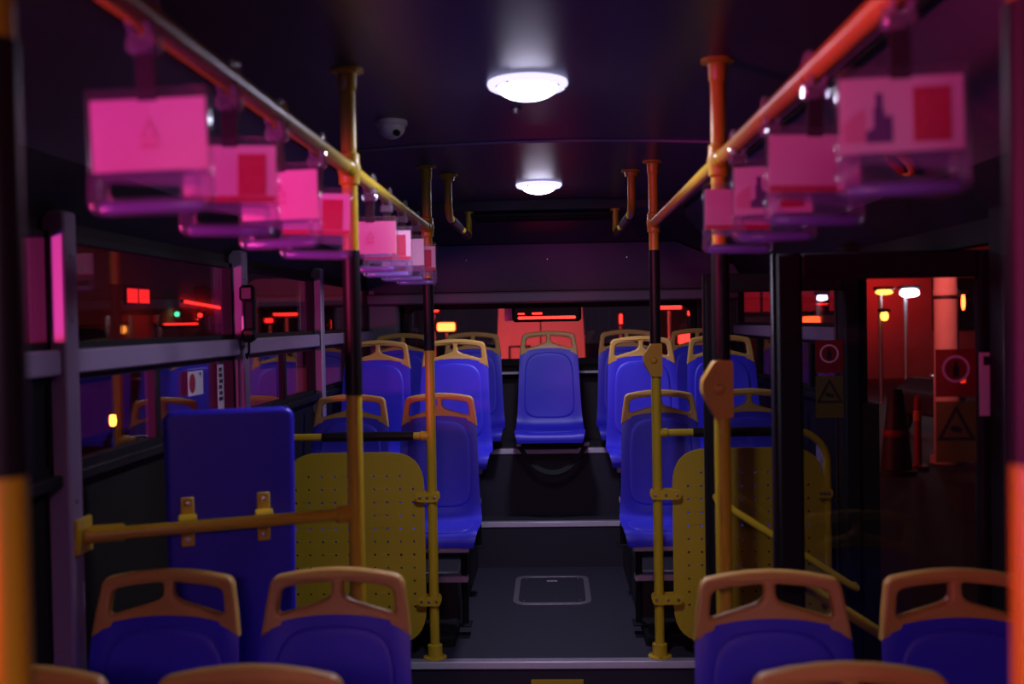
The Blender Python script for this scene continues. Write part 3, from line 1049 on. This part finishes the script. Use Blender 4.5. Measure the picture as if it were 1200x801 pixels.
# ------------------------------------------------------------------ perforated panels
def perforated_panel(x0, x1, side, label):
    z0, z1 = 0.265, 1.125
    xp = PLX if side < 0 else PRX
    t = thing('perforated_panel', label, 'panel', ((x0 + x1) / 2, 4.53, 0), group='perforated partition panels')
    w = (x1 - x0) / 2
    outline = rounded([(-w, z0), (w, z0), (w, z1), (-w, z1)], 0.16, 8)
    holes = []
    nx, nz = 10, 12
    for i in range(nx):
        for j in range(nz):
            x = (i - (nx - 1) / 2) * 0.0585
            z = (z0 + z1) / 2 + (j - (nz - 1) / 2) * 0.0585
            if abs(x) > w - .045 or (j in (0, nz - 1) and i in (0, nx - 1)):
                continue
            holes.append([(x + .0058 * math.cos(a), z + .0058 * math.sin(a)) for a in [2 * PI * q / 8 for q in range(8)]])
    me = plate_mesh('perforated_sheet', [outline] + holes, 0.003, 0.0, 'sheet', 0)
    me.transform(Matrix.Rotation(R(90), 4, 'X'))
    link('perforated_sheet', me, t)
    xr = xp - (x0 + x1) / 2
    for z in (0.925, 0.462):
        for end in (0, 1):
            if end == 0:
                a0, a1 = (xr - .032, xr + .032), None
                xa, xb = sorted((xr - side * 0.032, (w if side < 0 else -w) + side * 0.035))
            else:
                xb_ = -w if side < 0 else w
                xa, xb = sorted((xb_ + (-side) * .04, xb_ + side * 0.03))
            c = MB().prism(rounded([(xa, z - .021), (xb, z - .021), (xb, z + .021), (xa, z + .021)], .018, 4), -0.031, -0.0255, 'Y')
            c.prism(rounded([(xa, z - .021), (xb, z - .021), (xb, z + .021), (xa, z + .021)], .018, 4), 0.0235, 0.0285, 'Y')
            cl = c.build('clamp', 'yellow', t)
            for q in range(3):
                xx = xa + .018 + (xb - xa - .036) * q / 2
                MB().lathe([(0.0005, -0.0365), (0.006, -0.0355), (0.0075, -0.031), (0.0075, -0.030)], (xx, 0, z), 10, 'Y').build('bolt', 'bolt', cl)


perforated_panel(-1.205, PLX - 0.035, -1, 'yellow perforated partition panel on the left, partly behind the blue backrest')
perforated_panel(PRX + 0.065, 1.185, 1, 'yellow perforated partition panel on the right, seen through the door glass')


def cross_bar(x0, x1, foam, side, label):
    t = thing('cross_bar', label, 'handrail', (x0, 4.53, 1.195), group='bars above the perforated panels')
    L = x1 - x0
    if side < 0:
        MB().tube([(0, 0, 0), (L, 0, 0)], .0165, 14).build('tube', 'yellow', t)
        MB().lathe([(.035, 0), (.035, .006), (.022, .012), (.0165, .03)], (L, 0, 0), 16, 'X').build('wall_flange', 'yellow', t) if False else None
    else:
        pts = [(0, 0, 0), (L - .14, 0, 0)] + [(L - .14 + .14 * math.sin(R(a)), 0, -.14 + .14 * math.cos(R(a))) for a in range(10, 91, 10)] + [(L, 0, -.95)]
        MB().tube(pts, .0165, 14).build('tube', 'yellow', t)
        MB().lathe([(.04, 0), (.04, .006), (.024, .01), (.024, .04)], (L, 0, -.995), 16).build('floor_socket', 'yellow', t)
    a, b = foam
    MB().tube([(a - x0, 0, 0), (a - x0 + (b > a) * .003 - (b < a) * .003, 0, 0), (b - x0, 0, 0)], [.0165, .0215, .0215], 16).build('foam_grip', 'sleeve', t)
    s = 1 if L > 0 else -1
    MB().tube([(s * -.002, 0, 0), (s * .03, 0, 0), (s * .035, 0, 0)], [.021, .021, .0165], 14).build('pole_joint', 'yellow', t)


cross_bar(PLX + .015 * -1, XL + .005, (-0.620, -1.03), -1, 'yellow bar with black foam above the left perforated panel')
cross_bar(PRX + .015, 1.20, (0.615, 1.055), 1, 'yellow bar with black foam curving down above the right perforated panel')

# ------------------------------------------------------------------ wheelchair backrest on its rail
t = thing('wheelchair_rail', 'orange lit horizontal rail from the left pole to the window pillar', 'handrail', (PLX, 2.78, 1.18))
ex = XL + 0.052 - PLX
MB().tube([(-.01, 0, 0), (ex + .02, -0.26, 0)], .0165, 16).build('tube', 'yellow', t)
MB().tube([(-.018, 0, 0), (-.05, -.017, 0), (-.055, -.019, 0)], [.0235, .0235, .0165], 16).build('pole_joint', 'yellow', t)
MB().tube([(ex + .005, -.254, 0), (ex + .09, -.221, 0), (ex + .095, -.219, 0)], [.0225, .0225, .0165], 16).build('wall_joint', 'yellow', t)
MB().bbox(ex - .004, ex + .008, -.30, -.215, -.045, .045, .003).build('wall_flange', 'yellow', t)

t = thing('padded_wheelchair_board', 'tall padded blue wheelchair backrest board clamped to the left rail', 'board', (-0.868, 2.72, 0.0))
t.rotation_euler = (R(-1.5), 0, R(20))
w, z0, z1 = 0.172, 0.62, 1.475
outline = rounded([(-w + .012, z0), (w - .012, z0), (w, z1), (-w, z1)], 0.035, 6)
me = plate_mesh('padded_board', [outline], 0.026, 0.014, 'vinyl', 4)
me.transform(Matrix.Rotation(R(90), 4, 'X'))
link('padded_board', me, t)
for sx in (-0.115, 0.082):
    b = MB().bbox(sx - .017, sx + .017, -.034, -.026, 1.115, 1.245, .002).build('bracket', 'yellow', t)
    MB().tube([(sx - .024, -.047, 1.18), (sx - .022, -.047, 1.18), (sx + .022, -.047, 1.18), (sx + .024, -.047, 1.18)], [.0168, .0225, .0225, .0168], 16).build('pipe_clip', 'yellow', b)
    for z in (1.132, 1.228):
        MB().lathe([(0.0005, -0.042), (0.006, -0.041), (0.008, -0.034)], (sx, 0, z), 10, 'Y').build('bolt', 'bolt', b)
MB().bbox(-.12, .12, .024, .040, 0.0, 0.75, .004).build('rear_support', 'steel', t)

# handset shaped device on the pillar
t = thing('emergency_handset', 'black handset shaped device hanging on the window pillar', 'handset', (XL + 0.082, 3.90, 1.74))
MB().bbox(-.022, .022, -.018, .022, -.10, .11, .010).build('body', 'rubber', t)
MB().bbox(-.030, .030, -.045, -.012, .05, .115, .012).build('upper_end', 'sleeve', t)
MB().bbox(-.026, .026, -.040, -.012, -.105, -.05, .012).build('lower_end', 'sleeve', t)
MB().bbox(-.03, -.018, -.02, .03, -.12, .0, .003).build('bracket', 'steel', t)
MB().tube([(0, -.02, -.10), (0, -.022, -.14), (-.01, -.015, -.165), (-.018, 0, -.15)], .005, 8).build('cable', 'rubber', t)

# valve knob on the cove above the doorway
t = thing('door_valve', 'round black and orange door release valve on the cove above the doorway', 'valve', (1.045, 3.10, 2.155))
t.rotation_euler = (0, R(-136), 0)
MB().lathe([(.055, -.01), (.057, .006), (.050, .014), (.040, .012)], n=28).build('ring', 'orange', t)
MB().lathe([(.041, .0), (.039, .010), (.0005, .012)], n=28).build('face', 'rubber', t)
MB().bbox(-.030, .030, -.008, .008, .010, .030, .004).build('knob', 'stred', t)
tag(MB().bbox(1.098, 1.106, 3.38, 3.44, 2.075, 2.09, 0.002).build('cove_plate', 'rubber'), 'tiny dark plate on the cove above the doorway', 'plate')

# ------------------------------------------------------------------ floor hatch
t = thing('floor_hatch', 'rounded hatch lid set in the aisle floor', 'hatch', (-0.02, 5.68, H1), 0)
fo = rounded([(-.21, -.30), (.21, -.30), (.21, .30), (-.21, .30)], .075, 6)
fi = rounded([(-.180, -.268), (.180, -.268), (.180, .268), (-.180, .268)], .06, 6)
link('frame', plate_mesh('frame', [fo, fi], .004, .002, 'steel'), t)
me = plate_mesh('lid', [rounded([(-.176, -.264), (.176, -.264), (.176, .264), (-.176, .264)], .058, 6)], .003, .001, 'floor')
link('lid', me, t)
MB().bbox(-.03, .03, .17, .185, .001, .005, .001).build('latch', 'alu', t)
for a, b in ((-.15, -.23), (.15, -.23), (-.15, .23), (.15, .23)):
    MB().lathe([(.006, .002), (.006, .005), (.0005, .006)], (a, b, 0), 8).build('screw', 'steel', t)


# ------------------------------------------------------------------ the two door leaves, swung inwards
def door_leaf(n, y, label, bar_side):
    x0, x1, z0, z1 = 0.628, 1.245, 0.06, 1.875
    t = thing('door_%d' % n, label, 'door', (x0, y, 0), kind='structure')
    wd = x1 - x0
    st = 0.072 if n == 1 else 0.052
    MB().bbox(0, st, -.02, .02, z0, z1, .008).build('stile', 'rubber', t)
    MB().bbox(wd - .062, wd, -.02, .02, z0, z1, .008).build('stile', 'rubber', t)
    MB().bbox(st, wd - .062, -.019, .019, z1 - .075, z1, .005).build('top_rail', 'rubber', t)
    MB().bbox(st, wd - .062, -.019, .019, z0, z0 + .12, .005).build('bottom_rail', 'rubber', t)
    MB().box(st, wd - .062, -.004, .004, z0 + .11, z1 - .07).build('pane', 'dglass', t)
    MB().bbox(-.012, .004, -.012, .012, z0, z1, .004).build('edge_seal', 'sleeve', t)
    b = bar_side
    hb = MB().tube([(.03, b * .02, .97), (.03, b * .06, .965), (.05, b * .065, .95), (wd - .06, b * .065, .615), (wd - .04, b * .06, .605), (wd - .035, b * .02, .605)], .0155, 14)
    hb.build('grab_handle', 'yellow', t)
    # stickers on the glass
    ys = -.0055
    xs = wd - .062 - .060

    def pl(poly, nm, m, d=0):
        return MB().prism(poly, ys - d - .0006, ys - d, 'Y').build(nm, m, t, False)
    q = .056
    pl([(xs - q, 1.467), (xs + q, 1.467), (xs + q, 1.60), (xs - q, 1.60)], 'red_sticker', 'dsred')
    pl([(xs + .038 * math.cos(a), 1.545 + .038 * math.sin(a)) for a in [2 * PI * k / 24 for k in range(24)]], 'sticker_ring', 'stpink', .0008)
    pl([(xs + .031 * math.cos(a), 1.545 + .031 * math.sin(a)) for a in [2 * PI * k / 24 for k in range(24)]], 'sticker_disc', 'dsred', .0016)
    pl([(xs - .008, 1.522), (xs + .008, 1.522), (xs + .010, 1.548), (xs + .004, 1.556), (xs + .005, 1.566), (xs - .005, 1.566), (xs - .004, 1.556), (xs - .010, 1.548)],
       'sticker_figure', 'stblack', .0024)
    pl([(xs - q, 1.285), (xs + q, 1.285), (xs + q, 1.455), (xs - q, 1.455)], 'yellow_sticker', 'dsyellow')
    tri = plate_mesh('warning_triangle', [[(xs - .054, 1.345), (xs + .054, 1.345), (xs, 1.445)], [(xs - .038, 1.354), (xs + .038, 1.354), (xs, 1.425)]], .0004, .0001, 'stblack', 0)
    tri.transform(Matrix.Translation((0, ys - .0014, 0)) @ Matrix.Rotation(R(90), 4, 'X'))
    link('warning_triangle', tri, t)
    pl(rounded([(xs - .016, 1.372), (xs + .012, 1.366), (xs + .018, 1.378), (xs - .004, 1.388), (xs - .018, 1.384)], .004, 2), 'hand_symbol', 'stblack', .0012)
    return t


d1 = door_leaf(1, 2.90, 'near black framed glass door leaf swung into the bus', 1)
door_leaf(2, 4.20, 'far black framed glass door leaf swung in front of the right perforated panel', -1)
t = thing('door_label', 'narrow pink label plate on the edge of the near door leaf', 'label', (1.198, 2.876, 1.415))
MB().bbox(-.018, .018, -.004, .003, 0, .175, .001).build('plate', 'stpink', t)
MB().box(-.008, .010, -.0046, -.0038, .140, .165).build('print', 'stblack', t)

# stickers on the left window
t = thing('no_smoking_sticker', 'white sticker with a red disc on the left window', 'sticker', (XL + .0005, 3.53, 1.46))
MB().box(-.006, -.0052, -.075, .075, 0, .085).build('paper', 'stwhite', t)
MB().prism([(-.035 + .030 * math.cos(a), .043 + .034 * math.sin(a)) for a in [2 * PI * k / 20 for k in range(20)]], -.0050, -.0044, 'X').build('red_disc', 'stred', t, False)
MB().prism([(.030, .075), (.055, .078), (.050, .060), (.045, .068)], -.0050, -.0044, 'X').build('corner_mark', 'stblack', t, False)
t = thing('window_notice', 'tall narrow notice strip with dark marks on the left window', 'sticker', (XL + .0005, 3.80, 1.385))
MB().box(-.006, -.0052, -.035, .035, 0, .185).build('paper', 'stwhite', t)
for k in range(6):
    z = .035 + k * .022
    MB().box(-.0050, -.0044, -.024 + (k % 2) * .006, .022 - (k % 3) * .006, z, z + .014).build('print_line', 'stblack', t)

# third brake light inside the rear window
t = thing('brake_light', 'black brake light housing with a glowing red strip at the top of the rear window', 'brake light', (-0.03, YR - .03, 1.775))
MB().bbox(-.235, .235, -.05, .012, -.085, .03, .018).build('housing', 'rubber', t)
MB().bbox(-.195, .195, -.056, -.046, -.066, -.048, .004).build('red_strip', 'redlens', t)
MB().bbox(-.195, -.15, -.054, -.046, -.034, -.024, .003).build('red_glint', 'redlens', t)
MB().bbox(-.10, -.03, -.054, -.046, -.034, -.022, .003).build('red_glint', 'redlens', t)

# ------------------------------------------------------------------ outside
GZ = -0.40
struct('ground', MB().box(-60, 60, -20, 90, GZ - .1, GZ), 'asphalt', 'dark asphalt yard outside')


def facade(name, label, x0, x1, y, z1, m, wins, thick=.5, rz=0, loc=None):
    t = thing(name, label, 'building', (x0, y, GZ) if not loc else loc, rz)
    w = x1 - x0
    MB().box(0, w, 0, thick, 0, z1 - GZ).build('wall', m, t)
    MB().box(-.1, w + .1, -.12, thick, z1 - GZ, z1 - GZ + .25).build('parapet', 'concrete', t)
    for (a, b, c, d) in wins:
        f = MB().box(a - .06, b + .06, -.05, .02, c - .06, d + .06).build('window', 'dark', t)
        MB().box(a, b, -.06, -.045, c, d).build('pane', 'darkglass', f)
    return t


# left: plastered building beside the yard with a red sign
facade('yard_building', 'dim plastered building seen through the left windows', 0, 40, 0, 4.5, 'plaster',
       [(5 + 4 * k, 6.4 + 4 * k, 1.1, 2.1) for k in range(8)], rz=R(90), loc=(-9.0, 2.0, GZ))
t = thing('red_shop_sign', 'glowing red sign on the building seen through the upper left window', 'sign', (-8.94, 21.9, 2.38))
MB().bbox(-.06, .0, -.62, .62, -.20, .20, .02).build('box', 'stred', t)
MB().bbox(.0, .02, -.58, -.06, -.15, .15, .008).build('lit_face', 'redsign', t)
MB().bbox(.0, .02, .04, .58, -.15, .15, .008).build('lit_face', 'redsign', t)
light('shop_sign_glow', 'POINT', (-8.2, 21.9, 1.9), 6, (1, .06, .03), .2)
t = thing('red_tube_light', 'long thin red tube light on the building, right of the red sign', 'light', (-8.93, 26.5, 2.2))
MB().tube([(0, -2.0, 0.12), (0, 2.0, -.06)], .03, 8).build('tube', 'redlens', t)
MB().tube([(0, -2.05, 0.12), (0, -1.95, .118)], .045, 8).build('end_cap', 'dark', t)
t = thing('green_signal', 'tiny green light seen through the upper left window', 'light', (-8.88, 24.0, 2.0))
MB().lathe([(.0005, -.05), (.05, -.03), (.06, 0), (.06, .06)], n=12, axis='Y').build('lamp', 'greenlamp', t)
MB().bbox(-.09, .09, .02, .10, -.09, .09, .01).build('housing', 'dark', t)
t = thing('small_red_signal', 'tiny red light beside the green one seen through the upper left window', 'light', (-8.88, 25.6, 1.98))
MB().lathe([(.0005, -.05), (.05, -.03), (.06, 0), (.06, .06)], n=12, axis='Y').build('lamp', 'redlens', t)
MB().bbox(-.09, .09, .02, .10, -.09, .09, .01).build('housing', 'dark', t)
t = thing('amber_reflection', 'small amber glow standing in for an orange reflection in the lower left window', 'lamp', (-5.2, 11.9, 0.60))  # glowing object added in place of a reflection on the pane
MB().lathe([(.0005, -.07), (.035, -.055), (.045, 0), (.035, .07), (.0005, .08)], n=14).build('reflection_spot', 'amberlamp', t)
MB().tube([(0, 0, -1.0), (0, 0, -.07)], .03, 10).build('post', 'dark', t)


# rear: a white van
def van(loc, label, rz=0):
    t = thing('parked_van', label, 'van', loc, rz)
    side = rounded([(-.82, .35), (.82, .35), (.82, 1.5), (.76, 2.65), (-.76, 2.65), (-.82, 1.5)], [.06, .06, .3, .2, .2, .3], 5)
    MB().prism(side, 0, 3.8, 'Y').build('body', 'vanwhite', t)
    MB().box(-.012, .012, -.012, .02, .5, 2.5).build('door_seam', 'dark', t)
    for sx in (-1, 1):
        f = MB().bbox(min(sx * .06, sx * .66), max(sx * .06, sx * .66), -.015, .02, 2.10, 2.55, .01).build('rear_window', 'darkglass', t)
        MB().bbox(min(sx * .66, sx * .80), max(sx * .66, sx * .80), -.03, .03, .95, 1.35, .02).build('tail_lamp', 'stred', t)
        MB().lathe([(.30, -.10), (.33, -.08), (.33, .08), (.30, .10)], (sx * .70, .9, .33), 20, 'X', True).build('wheel', 'rubber', t)
        MB().lathe([(.30, -.10), (.33, -.08), (.33, .08), (.30, .10)], (sx * .70, 3.0, .33), 20, 'X', True).build('wheel', 'rubber', t)
    MB().bbox(-.84, .84, -.10, .06, .38, .58, .03).build('bumper', 'dark', t)
    MB().bbox(-.30, -.06, -.03, .01, 1.30, 1.36, .008).build('door_handle', 'dark', t)
    MB().bbox(-.26, .26, -.02, .01, .80, .93, .006).build('number_plate', 'stwhite', t)
    MB().tube([(-.58, -.02, 1.10), (-.58, -.05, 1.12), (-.58, -.05, 1.62), (-.20, -.05, 1.62), (-.20, -.02, 1.60)], .022, 8).build('ladder_rail', 'dark', t)
    return t


van((-0.20, 19.0, GZ), 'white van behind the bus, washed in red light')
light('brake_light_wash', 'AREA', (-0.3, 12.5, 1.0), 180, (1, .10, .08), 1.0, (-0.2, 19, 1.4), .3)
light('yard_red_lamp', 'POINT', (-1.4, 18.0, 0.9), 12, (1, .05, .03), .12)


def parked_bus(loc, label, rz, L=8.0, lit='reddim', paint='buspaint', red_front=False):
    t = thing('parked_bus', label, 'bus', loc, rz)
    sec = rounded([(-1.15, .3), (1.15, .3), (1.15, 2.9), (-1.15, 2.9)], [.1, .1, .25, .25], 5)
    MB().prism(sec, 0, L, 'Y').build('body', paint, t)
    for k in range(int(L // 1.5)):
        y = .4 + k * 1.5
        for sx in (-1, 1):
            f = MB().bbox(min(sx * 1.13, sx * 1.165), max(sx * 1.13, sx * 1.165), y, y + 1.3, 1.45, 2.45, .01).build('window_frame', 'dark', t)
            MB().bbox(min(sx * 1.16, sx * 1.172), max(sx * 1.16, sx * 1.172), y + .06, y + 1.24, 1.95, 2.38, .004).build('upper_pane', lit, f)
            MB().bbox(min(sx * 1.16, sx * 1.172), max(sx * 1.16, sx * 1.172), y + .06, y + 1.24, 1.50, 1.90, .004).build('lower_pane', 'darkglass', f)
    if red_front:
        f = MB().bbox(-1.12, 1.12, -.02, .03, 2.10, 2.80, .02).build('rear_frame', 'dark', t)
        for a, b in ((-1.06, -.66), (-.60, .66), (.80, 1.06)):
            MB().bbox(a, b, -.035, -.015, 2.20, 2.72, .008).build('lit_pane', 'reddim', f)
        MB().bbox(-1.12, 1.12, -.02, .02, 1.66, 1.76, .01).build('dark_band', 'dark', t)
        for a, b in ((-.95, -.05), (.05, .60), (.68, 1.0)):
            MB().bbox(a, b, -.03, .02, .70, 1.60, .02).build('engine_flap', 'stred', t)
    else:
        f = MB().bbox(-.95, .95, -.02, .03, 1.35, 2.5, .02).build('front_frame', 'dark', t)
        MB().bbox(-.88, .88, -.03, -.015, 1.42, 2.42, .01).build('windscreen', 'darkglass', f)
    for sx in (-1, 1):
        MB().bbox(sx * .85 - .16, sx * .85 + .16, -.04, .02, .62, .78, .02).build('lamp', 'stwhite', t)
        for y in (1.4, L - 1.8):
            MB().lathe([(.40, -.12), (.45, -.09), (.45, .09), (.40, .12)], (sx * 1.05, y, .45), 22, 'X', True).build('wheel', 'rubber', t)
    MB().bbox(-1.16, 1.16, -.06, .04, .32, .55, .03).build('bumper', 'dark', t)
    return t


parked_bus((-4.1, 17.5, GZ), 'dark parked bus behind, left of the white van', R(0), 8.0, 'darkglass')
parked_bus((5.10, 22.0, GZ), 'parked bus with a red lit rear window, seen past the doorway', R(0), 8.0, 'darkglass', red_front=True)


def lampthing(name, loc, m, label, w=.12, h=.06, post=True):
    t = thing(name, label, 'light', loc)
    MB().bbox(-w, w, -.03, .02, -h, h, min(w, h) * .4).build('lens', m, t)
    MB().bbox(-w - .03, w + .03, .021, .10, -h - .03, h + .03, .01).build('housing', 'dark', t)
    if post:
        MB().tube([(0, .06, -h - .03), (0, .06, GZ - loc[2])], .03, 8).build('post', 'steel', t)
    return t


lampthing('warning_lamp', (-1.75, 17.0, 1.62), 'redhot', 'orange red lamp glowing in the rear window beside the left pole', .15, .07)
lampthing('red_marker_lamp', (-2.75, 17.0, 1.75), 'redlens', 'narrow red marker lamp at the left end of the rear window', .03, .28)
lampthing('red_marker_lamp', (-1.98, 17.2, 1.92), 'redlens', 'small red marker lamp above the orange red lamp in the rear window', .09, .05)
lampthing('red_marker_lamp', (1.95, 17.0, 1.88), 'redlens', 'red marker lamp at the top right of the rear window', .20, .03)
lampthing('red_marker_lamp', (2.40, 17.6, 1.78), 'redlens', 'small red marker lamp at the right end of the rear window', .07, .04)
lampthing('red_marker_lamp', (2.22, 17.0, 1.36), 'redlens', 'low red marker lamp behind the right corner seat', .13, .09)
lampthing('red_marker_lamp', (1.15, 17.0, 1.70), 'redlens', 'faint thin red lamp right of the white van', .025, .08)
light('red_yard_glow', 'POINT', (2.6, 16.0, 2.2), 22, (1, .05, .03), .2)

# right: street seen through the doorway
t = thing('concrete_column', 'pale round concrete column outside the doorway, washed in red light', 'column', (5.53, 14.6, GZ))
MB().lathe([(.165, 0), (.165, 1.2), (.155, 1.22), (.155, 2.35), (.162, 2.37), (.162, 2.43), (.155, 2.45), (.15, 6.0)], n=28, cap=True).build('shaft', 'concrete', t)
MB().lathe([(.22, 0), (.22, .10), (.17, .13)], n=28).build('foot', 'concrete', t)
MB().lathe([(.160, 2.30), (.168, 2.31), (.168, 2.34), (.160, 2.35)], n=28).build('band', 'dark', t)
light('street_red_glow', 'AREA', (3.6, 10.5, 3.4), 24, (1, .13, .11), .6, (5.7, 14.6, 2.1), .4, R(45))
facade('street_building', 'red lit building across the street outside the doorway', 0, 26, 0, 5.5, 'plaster',
       [(4 + 5 * k, 5.4 + 5 * k, 1.6, 3.2) for k in range(4)], loc=(3.5, 34.0, GZ))
light('facade_red_fill', 'AREA', (10.3, 32.0, 2.9), 75, (1, .02, .02), .8, (10.9, 34, 2.7), .5)  # unseen lamp added to redden the facade, no sign behind it


def street_lamp(loc, m, label, w=.18, h=.10):
    t = thing('street_lamp', label, 'street lamp', loc)
    MB().lathe([(0.0005, -h), (w * .6, -h * .85), (w * .93, -h * .4), (w, 0), (w * .93, h * .5), (w * .7, h)], n=18).build('lens', m, t)
    MB().bbox(-w - .03, w + .03, -.08, .14, h, h + .08, .02).build('hood', 'dark', t)
    MB().tube([(0, .16, h), (0, .2, h + .05), (0, .3, h), (0, .3, GZ - loc[2])], .05, 8).build('post', 'steel', t)
    return t


street_lamp((8.62, 25.0, 2.20), 'whitelamp', 'bright white lamp outside, left of the concrete column', .22, .10)
street_lamp((6.33, 16.0, 1.86), 'redhot', 'tall narrow orange lamp outside, right of the concrete column', .03, .12)
street_lamp((8.02, 25.0, 2.23), 'amberlamp', 'upper amber lamp at the edge of the dark door post', .20, .06)
street_lamp((7.70, 24.0, 1.65), 'amberlamp', 'lower amber lamp at the edge of the dark door post', .09, .10)
street_lamp((4.97, 19.0, 2.02), 'whitelamp', 'white lamp shining above the bus with red windows', .10, .05)
t = thing('traffic_cone', 'dark tapered traffic cone with dull orange band standing outside the doorway', 'cone', (4.50, 13.6, GZ))
MB().lathe([(.26, 0), (.26, .06), (.20, .08), (.16, .50), (.10, 1.05), (.07, 1.12), (.0005, 1.13)], n=24).build('body', 'dark', t)
MB().lathe([(.166, .50), (.170, .51), (.163, .58), (.158, .59)], n=24).build('band', 'stred', t)
t = thing('barrier_bollard', 'slim orange bollard between the traffic cone and the concrete column', 'bollard', (4.92, 14.0, GZ))
MB().lathe([(.14, 0), (.14, .05), (.05, .07), (.045, .95), (.02, 1.0), (.0005, 1.01)], n=16).build('post', 'stred', t)
MB().lathe([(.053, .66), (.055, .68), (.053, .78), (.050, .80)], n=16).build('reflective_band', 'orange', t)
t = thing('parked_scooter', 'small scooter with a white headlight beyond the bollard', 'scooter', (6.45, 18.0, GZ), R(20))
MB().prism(rounded([(-.28, .35), (.30, .35), (.36, .85), (.1, 1.0), (-.25, .75)], .08, 4), -.6, .5, 'Y').build('body', 'dark', t)
for y in (-.65, .6):
    MB().lathe([(.22, -.06), (.25, -.04), (.25, .04), (.22, .06)], (0, y, .25), 18, 'X', True).build('wheel', 'rubber', t)
MB().tube([(-.34, -.55, 1.08), (0, -.5, 1.02), (.34, -.55, 1.08)], .025, 8).build('handlebar', 'steel', t)
MB().lathe([(.0005, -.03), (.06, -.02), (.07, .03)], (0, -.68, .92), 14, 'Y').build('headlight', 'whitelamp', t)
MB().lathe([(.0005, -.03), (.04, -.02), (.05, .03)], (.26, -.64, .96), 12, 'Y').build('indicator', 'redhot', t)
